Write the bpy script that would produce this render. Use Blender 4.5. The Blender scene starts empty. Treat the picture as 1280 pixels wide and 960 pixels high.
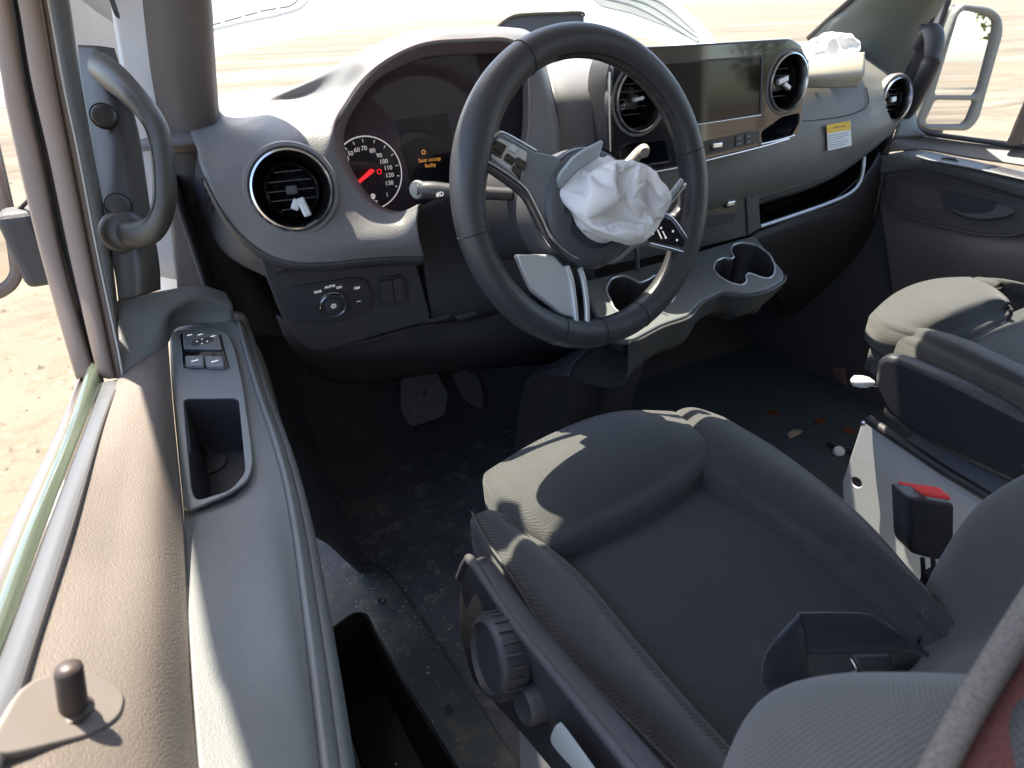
import bpy, bmesh, math, random
import numpy as np
from mathutils import Vector, Matrix, noise
random.seed(4)
R = math.radians
SC = bpy.context.scene
COL = SC.collection

# ------------------------------------------------------------------ camera
AX = np.array([[0.87642339, 0.26573003, 0.40158385],      # van X (to the passenger side) in camera right/up/forward
               [-0.48119644, 0.45173544, 0.75125567],     # van Y (towards the windscreen)
               [-0.01822154, 0.85165876, -0.52377985]])   # van Z (up)
CAM = np.array([-.437, 0., 1.0])
cd = bpy.data.cameras.new('camera'); cam = bpy.data.objects.new('camera', cd); COL.objects.link(cam)
cd.sensor_width = 36; cd.lens = 36 * 765 / 1280; cd.clip_start = .02; cd.clip_end = 2000
m3 = Matrix([[AX[i][0], AX[i][1], -AX[i][2]] for i in range(3)])
cam.matrix_world = Matrix.Translation(Vector(CAM)) @ m3.to_4x4()
cd.dof.use_dof = True; cd.dof.focus_distance = .85; cd.dof.aperture_fstop = 9
SC.camera = cam
# ------------------------------------------------------------------ sky, sun, exposure
SUN_EL, SUN_AZ = 66., 12.          # degrees up, degrees left of straight ahead
w = bpy.data.worlds.new('World'); SC.world = w; w.use_nodes = True
nt = w.node_tree; bg = nt.nodes['Background']
sk = nt.nodes.new('ShaderNodeTexSky'); sk.sky_type = 'NISHITA'; sk.sun_disc = False
sk.sun_elevation = R(SUN_EL); sk.sun_rotation = R(-SUN_AZ); sk.dust_density = 1.5
nt.links.new(sk.outputs[0], bg.inputs[0]); bg.inputs[1].default_value = .15
sd = Vector((-math.sin(R(SUN_AZ)) * math.cos(R(SUN_EL)), math.cos(R(SUN_AZ)) * math.cos(R(SUN_EL)), math.sin(R(SUN_EL))))
sl = bpy.data.lights.new('sun', 'SUN'); sl.energy = 4.7; sl.angle = R(.5); sl.color = (1, .93, .8)
so = bpy.data.objects.new('sun', sl); COL.objects.link(so); so.rotation_euler = sd.to_track_quat('Z', 'Y').to_euler(); so.location = (0, 0, 6)
vs = SC.view_settings; vs.view_transform = 'Standard'; vs.look = 'None'; vs.gamma = 1; vs.exposure = 2.0
vs.use_white_balance = True; vs.white_balance_temperature = 6850; vs.white_balance_tint = 10

# ------------------------------------------------------------------ helpers
def ray(u, v): return AX @ np.array([(u - 640) / 765., (480 - v) / 765., 1.])
def P(u, v, x=None, y=None, z=None, s=None):
    d = ray(u, v)
    if x is not None: s = (x - CAM[0]) / d[0]
    if y is not None: s = y / d[1]
    if z is not None: s = (z - CAM[2]) / d[2]
    return CAM + s * d
def V(*a): return np.array(a, float)
def nrm(a): return a / np.linalg.norm(a)
class Fr:
    """a working plane: origin, right, up; normal faces the viewer of the panel"""
    def __init__(s, O, Rr, U):
        s.O = np.array(O, float); s.N = nrm(np.cross(Rr, U)); s.R = nrm(np.array(Rr, float)); s.U = np.cross(s.N, s.R)
    def px(s, u, v, c=0.):
        d = ray(u, v); o = s.O + c * s.N
        p = CAM + d * (((o - CAM) @ s.N) / (d @ s.N)) - s.O
        return (p @ s.R, p @ s.U)
    def w(s, a, b, c=0.): return s.O + a * s.R + b * s.U + c * s.N
    def pw(s, u, v, c=0.): return s.w(*s.px(u, v, c), c)
    def poly(s, pts, c=0.): return [s.px(u, v, c) for u, v in pts]
def cr(pts, n, closed=False):
    p = np.array(pts, float); k = len(p)
    if k == 2 and not closed:
        t = np.linspace(0, 1, n)[:, None]; return p[0] * (1 - t) + p[1] * t
    if closed: t = np.linspace(0, k, n, endpoint=False)
    else: t = np.linspace(0, k - 1, n)
    out = []
    for q in t:
        i = int(math.floor(q)); f = q - i
        if not closed and i >= k - 1: i, f = k - 2, 1.
        g = lambda j: p[j % k] if closed else (p[j] if 0 <= j < k else (2 * p[0] - p[1] if j < 0 else 2 * p[-1] - p[-2]))
        a, b, c, d = g(i - 1), g(i), g(i + 1), g(i + 2)
        out.append(.5 * (2 * b + (c - a) * f + (2 * a - 5 * b + 4 * c - d) * f * f + (3 * b - a - 3 * c + d) * f ** 3))
    return np.array(out)
def link(o, parent):
    COL.objects.link(o)
    if parent is not None:
        o.parent = parent; o.matrix_parent_inverse = Matrix.Translation(-parent.location)
def obj(name, vs_, fs, mat, parent=None, smooth=True, bevel=0, solid=0, sub=0, ang=None, uv=None):
    me = bpy.data.meshes.new(name); me.from_pydata([tuple(float(c) for c in v) for v in vs_], [], [tuple(f) for f in fs]); me.validate()
    bm = bmesh.new(); bm.from_mesh(me)
    if solid >= 0 and not solid: bmesh.ops.recalc_face_normals(bm, faces=bm.faces)
    bm.to_mesh(me); bm.free()
    if smooth:
        for f in me.polygons: f.use_smooth = True
    if ang is not None and smooth: me.set_sharp_from_angle(angle=R(ang))
    if uv is not None:
        ul = me.uv_layers.new(name='uv')
        for lp in me.loops: ul.data[lp.index].uv = uv[lp.vertex_index]
    me.materials.append(mat)
    o = bpy.data.objects.new(name, me); link(o, parent)
    if solid > 0: m = o.modifiers.new('s', 'SOLIDIFY'); m.thickness = solid; m.offset = -1
    if bevel: m = o.modifiers.new('b', 'BEVEL'); m.width = bevel; m.segments = 3; m.limit_method = 'ANGLE'; m.angle_limit = R(35)
    if sub: m = o.modifiers.new('u', 'SUBSURF'); m.levels = sub; m.render_levels = sub
    return o
def gridpts(rows, nu, nv):
    a = [cr(r, nu) for r in rows]
    return np.array([cr([r[j] for r in a], nv) for j in range(nu)]).transpose(1, 0, 2)   # nv x nu x 3
def grid(name, rows, mat, parent=None, nu=40, nv=40, thick=.004, cut=()):
    g = gridpts(rows, nu, nv); vs_ = g.reshape(-1, 3); fs = []
    n1 = np.cross(g[nv // 2, nu // 2 + 1] - g[nv // 2, nu // 2], g[nv // 2 + 1, nu // 2] - g[nv // 2, nu // 2])
    flip = n1 @ (CAM - g[nv // 2, nu // 2]) < 0
    for i in range(nv - 1):
        for j in range(nu - 1):
            f = [i * nu + j, i * nu + j + 1, (i + 1) * nu + j + 1, (i + 1) * nu + j]
            c = vs_[f].mean(0); bad = False
            for q in cut:
                if callable(q): bad = bad or q(c); continue
                (o, ax, r) = q
                d = c - o; h = d @ ax
                if abs(h) < .09 and np.linalg.norm(d - h * ax) < r: bad = True
            if not bad: fs.append(f[::-1] if flip else f)
    o = obj(name, vs_, fs, mat, parent, solid=thick if thick else -1)
    return o
def pgrid(name, rows, mat, parent=None, **k):
    return grid(name, [[P(u, v, y=y) for u, v, y in r] for r in rows], mat, parent, **k)
def loft(name, secs, mat, parent=None, nr=32, nl=None, cap=True, raw=False, uvm=0):
    S = [cr(s, nr, True) if not raw else np.array(s) for s in secs]
    nr = len(S[0])
    if nl: S = list(np.array([cr([s[j] for s in S], nl) for j in range(nr)]).transpose(1, 0, 2))
    vs_ = np.concatenate(S); fs = []
    for i in range(len(S) - 1):
        for j in range(nr):
            k = (j + 1) % nr; fs.append([i * nr + j, i * nr + k, (i + 1) * nr + k, (i + 1) * nr + j])
    if cap: fs += [list(range(nr))[::-1], [(len(S) - 1) * nr + j for j in range(nr)]]
    if uvm:
        uv = []; VV_ = 0
        for i, q in enumerate(S):
            L_ = 0; VV_ += np.linalg.norm(S[i][nr // 4] - S[max(0, i - 1)][nr // 4])
            for j in range(nr):
                uv.append((L_, VV_)); L_ += np.linalg.norm(q[(j + 1) % nr] - q[j])
        return obj(name, vs_, fs, mat, parent, ang=50, uv=uv)
    return obj(name, vs_, fs, mat, parent, ang=50)
def tube(name, path, r, mat, parent=None, n=12, m=None, closed=False, flat=1., ref=(0, 0, 1)):
    if m: path = cr(path, m, closed)
    path = np.array(path); k = len(path); rr = [r] * k if np.isscalar(r) else list(cr([[q, 0, 0] for q in r], k, closed)[:, 0])
    S = []
    for i in range(k):
        a, b = (path[(i - 1) % k], path[(i + 1) % k]) if closed else (path[max(0, i - 1)], path[min(k - 1, i + 1)])
        t = nrm(b - a); q = np.array(ref, float); e = np.cross(t, q)
        if np.linalg.norm(e) < 1e-3: e = np.cross(t, V(1, 0, 0))
        e = nrm(e); f = np.cross(e, t)
        S.append([path[i] + rr[i] * (math.cos(c) * e + flat * math.sin(c) * f) for c in np.linspace(0, 2 * math.pi, n, endpoint=False)])
    if closed: S.append(S[0]); 
    return loft(name, S, mat, parent, cap=not closed, raw=True)
def lathe(name, prof, O, axis, mat, parent=None, n=48, cap=False):
    axis = nrm(np.array(axis, float)); e = np.cross(axis, V(0, 0, 1)); e = nrm(e) if np.linalg.norm(e) > 1e-3 else V(1, 0, 0); f = np.cross(axis, e)
    S = [[np.array(O) + h * axis + r * (math.cos(c) * e + math.sin(c) * f) for c in np.linspace(0, 2 * math.pi, n, endpoint=False)] for r, h in prof]
    return loft(name, S, mat, parent, cap=cap, raw=True)
def rbox(name, O, size, mat, parent=None, axes=None, bevel=.003):
    A = np.eye(3) if axes is None else np.array([nrm(np.array(a, float)) for a in axes])
    h = np.array(size) / 2.
    vs_ = [np.array(O) + A.T @ (h * V(*s)) for s in [(-1, -1, -1), (1, -1, -1), (1, 1, -1), (-1, 1, -1), (-1, -1, 1), (1, -1, 1), (1, 1, 1), (-1, 1, 1)]]
    fs = [(0, 3, 2, 1), (4, 5, 6, 7), (0, 1, 5, 4), (1, 2, 6, 5), (2, 3, 7, 6), (3, 0, 4, 7)]
    return obj(name, vs_, fs, mat, parent, bevel=bevel, smooth=False)
def rpoly(pts, r, seg=5):
    p = np.array(pts, float); k = len(p); out = []
    for i in range(k):
        a, b, c = p[i - 1], p[i], p[(i + 1) % k]
        la, lc = np.linalg.norm(a - b), np.linalg.norm(c - b); q = min(r, la * .45, lc * .45)
        s, e = b + (a - b) / la * q, b + (c - b) / lc * q
        for t in np.linspace(0, 1, seg): out.append((1 - t) ** 2 * s + 2 * t * (1 - t) * b + t * t * e)
    return out
def ell(a, b, ra, rb, n=40): return [(a + ra * math.cos(t), b + rb * math.sin(t)) for t in np.linspace(0, 2 * math.pi, n, endpoint=False)]
def frommesh(name, tmp, fr, c, mat, parent, smooth=False):
    COL.objects.link(tmp); bpy.context.view_layer.update()
    me = bpy.data.meshes.new_from_object(tmp.evaluated_get(bpy.context.evaluated_depsgraph_get()))
    d = tmp.data; bpy.data.objects.remove(tmp); bpy.data.curves.remove(d)
    for v in me.vertices: v.co = Vector(fr.w(v.co.x, v.co.y, v.co.z + c))
    me.materials.clear(); me.materials.append(mat); me.name = name
    if smooth:
        for f in me.polygons: f.use_smooth = True
        me.set_sharp_from_angle(angle=R(32))
    o = bpy.data.objects.new(name, me); link(o, parent); return o
def plate(name, fr, outs, c, th, mat, parent=None, bev=.0015):
    """flat panel of thickness th whose front face lies c above the plane; later outlines are openings"""
    cu = bpy.data.curves.new('t', 'CURVE'); cu.dimensions = '2D'; cu.fill_mode = 'BOTH'
    for o_ in outs:
        s = cu.splines.new('POLY'); s.points.add(len(o_) - 1); s.use_cyclic_u = True
        for q, (a, b) in zip(s.points, o_): q.co = (a, b, 0, 1)
    bev = min(bev, th * .45); cu.extrude = th / 2 - bev; cu.bevel_depth = bev; cu.bevel_resolution = 2; cu.offset = -bev
    return frommesh(name, bpy.data.objects.new('t', cu), fr, c - th / 2, mat, parent, True)
def text(body, fr, a, b, c, size, mat, parent, name='lettering', rot=0.):
    cu = bpy.data.curves.new('t', 'FONT'); cu.body = body; cu.size = size; cu.align_x = 'CENTER'; cu.align_y = 'CENTER'; cu.extrude = .0002; cu.resolution_u = 3
    f2 = Fr(fr.w(a, b), math.cos(rot) * fr.R + math.sin(rot) * fr.U, -math.sin(rot) * fr.R + math.cos(rot) * fr.U)
    return frommesh(name, bpy.data.objects.new('t', cu), f2, c, mat, parent)
def cushion(name, rows, mat, parent=None, e=.02, h=.08, crown=.012, rc=.3, nu=30, nv=30, up=(0, 0, 1), wob=0.):
    up = nrm(np.array(up, float)); g0 = gridpts(rows, 60, 60)
    def samp(s, t):
        i, j = t * 59, s * 59; i0, j0 = min(int(i), 58), min(int(j), 58); a, b = i - i0, j - j0
        return (g0[i0, j0] * (1 - a) + g0[i0 + 1, j0] * a) * (1 - b) + (g0[i0, j0 + 1] * (1 - a) + g0[i0 + 1, j0 + 1] * a) * b
    vs_ = []; uv = []; LW = np.linalg.norm(np.diff(g0[30], axis=0), axis=1).sum() / 2; LH = np.linalg.norm(np.diff(g0[:, 30], axis=0), axis=1).sum() / 2
    for i in range(nv):
        for j in range(nu):
            s, t = 2 * j / (nu - 1) - 1, 2 * i / (nv - 1) - 1
            a, b = s * math.sqrt(1 - rc * t * t / 2), t * math.sqrt(1 - rc * s * s / 2)
            p = samp((a + 1) / 2, (b + 1) / 2) + up * crown * (1 - s ** 4) * (1 - t ** 4)
            if wob: p = p + up * wob * noise.noise(Vector(p * 14))
            vs_.append(p); uv.append((a * LW, b * LH))
    fs = [[i * nu + j, i * nu + j + 1, (i + 1) * nu + j + 1, (i + 1) * nu + j] for i in range(nv - 1) for j in range(nu - 1)]
    loop = [j for j in range(nu)] + [i * nu + nu - 1 for i in range(1, nv)] + [(nv - 1) * nu + j for j in range(nu - 2, -1, -1)] + [i * nu for i in range(nv - 2, 0, -1)]
    k = len(loop); cen = np.mean([vs_[q] for q in loop], 0); prev = loop
    outw = []
    for q in range(k):
        t = vs_[loop[(q + 2) % k]] - vs_[loop[q - 2]]; o_ = np.cross(t, up)
        if o_ @ (vs_[loop[q]] - cen) < 0: o_ = -o_
        outw.append(nrm(o_))
    for (fo, fd) in [(.38, .08), (.71, .29), (.92, .62), (1., 1.), (1., 1.), (.9, 1.)]:
        base = len(vs_); last = (fo, fd) == (.9, 1.)
        step = len([1 for _ in range(1)])
        for q in range(k):
            dn = fd * e
            vs_.append(vs_[loop[q]] + outw[q] * fo * e - up * dn); w0 = np.array(uv[loop[q]]); w1 = np.sign(np.where(np.abs(w0) > np.array((LW, LH)) * .9, w0, 0)); uv.append(tuple(w0 + w1 * (fd * e * 1.3 if not last else h)))
        cur = list(range(base, base + k))
        if last:
            for q in range(k): vs_[cur[q]] = vs_[loop[q]] + outw[q] * .85 * e - up * h
        for q in range(k): fs.append([prev[q], prev[(q + 1) % k], cur[(q + 1) % k], cur[q]])
        prev = cur
    fs.append(prev[::-1])
    return obj(name, vs_, fs, mat, parent, uv=uv)
def thing(name, loc, label, cat, group=None):
    o = bpy.data.objects.new(name, None); o.empty_display_size = .05; COL.objects.link(o); o.location = Vector(loc)
    o['label'] = label; o['category'] = cat
    if group: o['group'] = group
    return o
def tag(o, label, cat, group=None):
    o['label'] = label; o['category'] = cat
    if group: o['group'] = group
    return o
def struct(o, kind='structure'): o['kind'] = kind; return o

# ------------------------------------------------------------------ materials
def mat(name, col, rough=.5, metal=0., grain=None, var=0., spec=.5, coat=0., weave=None, dirt=None, sheen=0., emit=None):
    m = bpy.data.materials.new(name); m.use_nodes = True; n = m.node_tree; b = n.nodes['Principled BSDF']; L = n.links.new
    b.inputs['Base Color'].default_value = (*col, 1); b.inputs['Roughness'].default_value = rough; b.inputs['Metallic'].default_value = metal
    b.inputs['Specular IOR Level'].default_value = spec; b.inputs['Coat Weight'].default_value = coat; b.inputs['Sheen Weight'].default_value = sheen
    if emit: b.inputs['Emission Color'].default_value = (*emit[0], 1); b.inputs['Emission Strength'].default_value = emit[1]
    tc = n.nodes.new('ShaderNodeTexCoord'); csock = None
    def noise_(sc, det=4, r=.55):
        t = n.nodes.new('ShaderNodeTexNoise'); t.inputs['Scale'].default_value = sc; t.inputs['Detail'].default_value = det; t.inputs['Roughness'].default_value = r
        L(tc.outputs['Object'], t.inputs['Vector']); return t
    def mixc(fac, a, c2):
        x = n.nodes.new('ShaderNodeMix'); x.data_type = 'RGBA'; L(fac, x.inputs[0])
        if isinstance(a, tuple): x.inputs[6].default_value = (*a, 1)
        else: L(a, x.inputs[6])
        x.inputs[7].default_value = (*c2, 1); return x.outputs[2]
    def ramp(s, lo, hi):
        x = n.nodes.new('ShaderNodeMapRange'); x.inputs[1].default_value = lo; x.inputs[2].default_value = hi; L(s, x.inputs[0]); return x.outputs[0]
    if var:
        t = noise_(9, 5); csock = mixc(ramp(t.outputs['Fac'], .3, .7), col, tuple(min(1, c * (1 + var)) for c in col))
        rr = n.nodes.new('ShaderNodeMapRange'); rr.inputs[3].default_value = rough * .85; rr.inputs[4].default_value = min(1, rough * 1.15)
        L(noise_(23, 4).outputs['Fac'], rr.inputs[0]); L(rr.outputs[0], b.inputs['Roughness'])
    if weave:
        sc, cs, bs = weave
        if sc < 0:                                  # woven in cushion coordinates (metres), thread pitch -sc
            sx = n.nodes.new('ShaderNodeSeparateXYZ'); dn = n.nodes.new('ShaderNodeTexNoise'); dn.inputs['Scale'].default_value = 12
            L(tc.outputs['UV'], dn.inputs['Vector']); vm = n.nodes.new('ShaderNodeVectorMath'); vm.operation = 'SCALE'; vm.inputs['Scale'].default_value = .006; L(dn.outputs['Color'], vm.inputs[0])
            va = n.nodes.new('ShaderNodeVectorMath'); L(tc.outputs['UV'], va.inputs[0]); L(vm.outputs[0], va.inputs[1]); L(va.outputs[0], sx.inputs[0])
            def mth(op, a, b_=None):
                q = n.nodes.new('ShaderNodeMath'); q.operation = op
                for i_, z_ in enumerate((a, b_)):
                    if z_ is None: continue
                    if isinstance(z_, (int, float)): q.inputs[i_].default_value = z_
                    else: L(z_, q.inputs[i_])
                return q.outputs[0]
            kf = 6.2832 / -sc
            hs = mth('MULTIPLY', mth('SINE', mth('MULTIPLY', mth('ADD', sx.outputs[0], mth('MULTIPLY', sx.outputs[1], .35)), kf)), mth('SINE', mth('MULTIPLY', mth('SUBTRACT', sx.outputs[1], mth('MULTIPLY', sx.outputs[0], .35)), kf)))
            hs = mth('ADD', hs, mth('MULTIPLY', noise_(700, 3).outputs['Fac'], 1.1)); lo_, hi_ = -.1, 1.4
        else:
            vo = n.nodes.new('ShaderNodeTexVoronoi'); vo.inputs['Scale'].default_value = sc; vo.inputs['Randomness'].default_value = .9
            L(tc.outputs['Object'], vo.inputs['Vector']); hs = mth1 = vo.outputs['Distance']; lo_, hi_ = .15, .75
        csock = mixc(ramp(hs, lo_, hi_), csock or col, tuple(c * cs for c in col))
        bp = n.nodes.new('ShaderNodeBump'); bp.inputs['Strength'].default_value = bs; bp.inputs['Distance'].default_value = .0006; bp.invert = True
        L(hs, bp.inputs['Height']); L(bp.outputs[0], b.inputs['Normal'])
    if grain:
        sc, bs = grain
        vo = n.nodes.new('ShaderNodeTexVoronoi'); vo.inputs['Scale'].default_value = sc
        L(tc.outputs['Object'], vo.inputs['Vector'])
        bp = n.nodes.new('ShaderNodeBump'); bp.inputs['Strength'].default_value = bs; bp.inputs['Distance'].default_value = .0008; bp.invert = True
        L(vo.outputs['Distance'], bp.inputs['Height']); L(bp.outputs[0], b.inputs['Normal'])
    if dirt:
        for (sc, lo, hi, c2, *mp_) in dirt:
            t = noise_(sc, 8, .68)
            if mp_:
                mp = n.nodes.new('ShaderNodeMapping'); mp.inputs['Scale'].default_value = mp_[0]; mp.inputs['Rotation'].default_value = (0, 0, .25); L(tc.outputs['Object'], mp.inputs[0]); L(mp.outputs[0], t.inputs['Vector'])
            csock = mixc(ramp(t.outputs['Fac'], lo, hi), csock or col, c2)
    if csock: L(csock, b.inputs['Base Color'])
    return m
def glassmat(name, tint, gloss=1.0, rough=0.0):
    m = bpy.data.materials.new(name); m.use_nodes = True; n = m.node_tree; L = n.links.new; n.nodes.remove(n.nodes['Principled BSDF'])
    tr = n.nodes.new('ShaderNodeBsdfTransparent'); tr.inputs[0].default_value = (*tint, 1)
    gl = n.nodes.new('ShaderNodeBsdfGlossy'); gl.inputs['Roughness'].default_value = rough
    fr = n.nodes.new('ShaderNodeFresnel'); fr.inputs[0].default_value = 1.45
    ml = n.nodes.new('ShaderNodeMath'); ml.operation = 'MULTIPLY'; ml.inputs[1].default_value = gloss; L(fr.outputs[0], ml.inputs[0])
    mx = n.nodes.new('ShaderNodeMixShader'); L(ml.outputs[0], mx.inputs[0]); L(tr.outputs[0], mx.inputs[1]); L(gl.outputs[0], mx.inputs[2])
    L(mx.outputs[0], n.nodes['Material Output'].inputs[0]); return m
M_pad = mat('dash_soft_plastic', (.145, .143, .147), .5, grain=(600, .35), var=.12, spec=.45)
M_padd = mat('dash_dark_plastic', (.05, .049, .053), .55, grain=(420, .3), var=.12)
M_blk = mat('black_plastic', (.036, .036, .041), .5, grain=(600, .2), var=.15)
M_cowl = mat('hazed_cowl_plastic', (.24, .19, .2), .75, grain=(700, .15), var=.1)  # lightened and purplish: lens flare haze put into the colour
M_deep = mat('footwell_black', (.05, .05, .056), .8, grain=(300, .3), var=.2)
M_gloss = mat('piano_black', (.008, .008, .009), .08, coat=.6, spec=.6)
M_scr = mat('screen_glass', (.006, .005, .005), .05, spec=.3)
M_chr = mat('satin_chrome', (.72, .73, .75), .22, 1.)
M_sil = mat('satin_silver', (.56, .585, .62), .34, .45, var=.05)
M_dchr = mat('dark_chrome', (.16, .16, .17), .25, .8)
M_lea = mat('steering_leather', (.04, .041, .045), .4, grain=(700, .25), var=.1, spec=.5)
M_stc = mat('dark_thread', (.015, .012, .012), .8)
M_bag = mat('airbag_nylon', (.82, .81, .82), .85, weave=(900, .9, .25), var=.05)
M_flap = mat('hub_flap_plastic', (.36, .4, .42), .5, var=.1)
M_door = mat('door_grey_plastic', (.15, .16, .163), .5, grain=(800, .4), var=.12)
M_dtop = mat('door_top_plastic', (.12, .102, .09), .55, grain=(800, .5), var=.22, dirt=[(26, .66, .8, (.26, .24, .21))])
M_liner = mat('pale_headliner', (.52, .52, .5), .9, grain=(500, .2), var=.06)
M_lowt = mat('lower_pillar_trim', (.045, .038, .038), .75, grain=(600, .25), var=.15)
M_hp = mat('handle_panel_plastic', (.05, .047, .042), .45, grain=(600, .12), var=.1)
M_frame = mat('door_frame_trim', (.17, .127, .105), .6, var=.12)
M_seal = mat('rubber_seal', (.02, .017, .018), .65)
M_wht = mat('white_body_paint', (.8, .8, .81), .3, coat=.7, var=.03)
M_ped = mat('pedestal_paint', (.62, .63, .66), .42, var=.05, dirt=[(11, .62, .8, (.42, .41, .4))])
M_fab = mat('seat_fabric', (.056, .058, .057), .92, weave=(-.0036, .3, .5), var=.2, sheen=.2, dirt=[(16, .68, .85, (.11, .11, .11))])
M_fabc = mat('seat_centre_fabric', (.036, .041, .042), .92, weave=(-.0032, .35, .45), var=.25, sheen=.2, dirt=[(7, .62, .85, (.08, .08, .078))])
M_fabl = mat('backrest_fabric', (.085, .083, .08), .92, weave=(-.0034, .45, .35), var=.15, sheen=.2)
M_mat = mat('rubber_floor', (.072, .078, .084), .62, grain=(250, .3), var=.25, dirt=[(5, .47, .7, (.15, .148, .138)), (22, .54, .7, (.26, .25, .23))])
M_matb = mat('rubber_floor_clean', (.038, .058, .066), .5, grain=(250, .3), var=.3, dirt=[(45, .66, .78, (.12, .13, .12))])
M_step = mat('step_plastic', (.05, .06, .062), .5, grain=(300, .3), var=.25, dirt=[(8, .5, .7, (.17, .16, .13)), (60, .62, .72, (.33, .31, .27))])
M_web = mat('belt_webbing', (.045, .048, .06), .45, weave=(700, .5, .4), sheen=.3)
M_webr = mat('belt_webbing_brown', (.20, .065, .055), .7, weave=(700, .6, .3))
M_red = mat('red_button', (.7, .05, .04), .4)
M_ned = mat('gauge_needle', (.8, .02, .03), .5, emit=((1, .03, .04), .35))
M_whi = mat('gauge_white', (.8, .8, .8), .5, emit=((1, 1, 1), .12))
M_ora = mat('display_amber', (.5, .2, .05), .5, emit=((1, .45, .1), .16))
M_lab = mat('label_paper', (.75, .76, .78), .6)
M_yel = mat('label_yellow', (.8, .5, .03), .6)
M_ink = mat('label_ink', (.3, .34, .42), .7)
M_mir = mat('mirror_glass', (.9, .9, .9), .01, 1.)
M_copper = mat('copper_coin', (.42, .17, .09), .4, .8)
M_trimgrey = mat('pillar_trim', (.095, .08, .074), .7, grain=(600, .2), var=.08)
M_tray = mat('console_grey', (.10, .112, .115), .45, grain=(600, .12), var=.08)
M_cream = mat('stalk_plastic', (.05, .05, .052), .35)
M_ws = glassmat('windscreen_glass', (.93, .95, .94), .6)
M_wg = glassmat('green_glass', (.72, .85, .76), 1.)

# ground outside
def groundmat():
    m = mat('sandy_ground', (.135, .11, .08), .95, dirt=[(.35, .4, .7, (.17, .145, .11)), (1.3, .5, .68, (.11, .085, .055)), (.05, .45, .62, (.14, .105, .07)), (9, .52, .7, (.10, .08, .05)), (30, .6, .75, (.3, .27, .21)), (1, .5, .6, (.085, .066, .045), (.07, .55, 1)), (1, .55, .62, (.2, .18, .14), (.04, .3, 1))])
    return m
M_gr = groundmat()
struct(obj('ground', [(-600, -600, -.62), (600, -600, -.62), (600, 900, -.62), (-600, 900, -.62)], [(0, 1, 2, 3)], M_gr, smooth=False))
stones = []
for i in range(2600):
    if i < 900: x, y = random.uniform(-4.5, -.9), random.uniform(.2, 6)
    else:
        rr = random.uniform(6, 34); a = random.uniform(-.35, .75); x, y = rr * math.sin(a), rr * math.cos(a)
    stones.append((x, y, random.uniform(.008, .035) * (1 if i < 900 else 1.6)))
vs_, fs = [], []
for x, y, r in stones:
    b = len(vs_); h = r * random.uniform(.4, .9); t0 = random.uniform(0, 6)
    for k in range(5): vs_.append((x + r * math.cos(t0 + k * 1.2566) * random.uniform(.6, 1.2), y + r * math.sin(t0 + k * 1.2566) * random.uniform(.6, 1.2), -.621))
    vs_.append((x, y, -.62 + h)); fs += [(b + k, b + (k + 1) % 5, b + 5) for k in range(5)]
st = struct(obj('gravel', vs_, fs, mat('pebbles', (.17, .14, .1), .9, var=.4), smooth=False), 'stuff')
st['label'] = 'loose pale gravel scattered over the sandy ground'; st['category'] = 'gravel'

def inpoly(a, b, poly):
    r = False; k = len(poly)
    for i in range(k):
        (x1, y1), (x2, y2) = poly[i - 1], poly[i]
        if (y1 > b) != (y2 > b) and a < (x2 - x1) * (b - y1) / (y2 - y1) + x1: r = not r
    return r
def sg(name, rows, m_, parent, **k):      # grid whose control points carry a distance
    return grid(name, [[P(u, v, s=s) for u, v, s in r] for r in rows], m_, parent, **k)
FZ = Fr((0, 0, 0), (1, 0, 0), (0, 1, 0))  # horizontal plane

# ------------------------------------------------------------------ cab shell
struct(plate('roof', FZ, [[(-.59, .765), (-.58, .66), (-.553, .46), (-.535, .3), (-.535, -.97), (1.30, -.97), (1.28, .46), (1.33, .765)]], 1.63, .03, M_liner, bev=.006))
tag(plate('overhead_shelf', FZ, [[(-.46, .79), (-.2, .86), (.4, .89), (1.0, .86), (1.26, .79), (1.26, .25), (-.46, .25)]], 1.42, .04, M_liner, bev=.01), 'unseen pale overhead storage shelf, placed to shade the seats', 'shelf')  # out of view; front edge set by where its shade falls on the seats
struct(rbox('wall_rear', (.4, -.98, .75), (2.1, .03, 1.8), M_liner, bevel=.005))
struct(rbox('wall_left', (-.66, -.66, .75), (.03, .6, 1.74), M_liner, bevel=.005))
struct(rbox('wall_right', (1.45, -.62, .75), (.03, .7, 1.74), M_liner, bevel=.005))
hole = [(385, 812), (443, 768), (460, 769), (474, 794), (502, 847), (571, 960), (640, 1080), (370, 1080)]
h0 = FZ.poly(hole)
fl = plate('floor', FZ, [[(-.42, -.95), (1.36, -.95), (1.36, 1.4), (-.42, 1.4)], rpoly(h0, .03)], 0, .012, M_mat, bev=.001); struct(fl)
# passenger rubber sheet, second sheet on the floor
pf = plate('passenger_floor_mat', FZ, [rpoly([(.33, .35), (1.2, .35), (1.2, 1.25), (.33, 1.25)], .05)], .006, .006, M_matb)
tag(pf, 'dark blue-black rubber floor mat in the passenger footwell with coins on it', 'floor mat')
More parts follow.
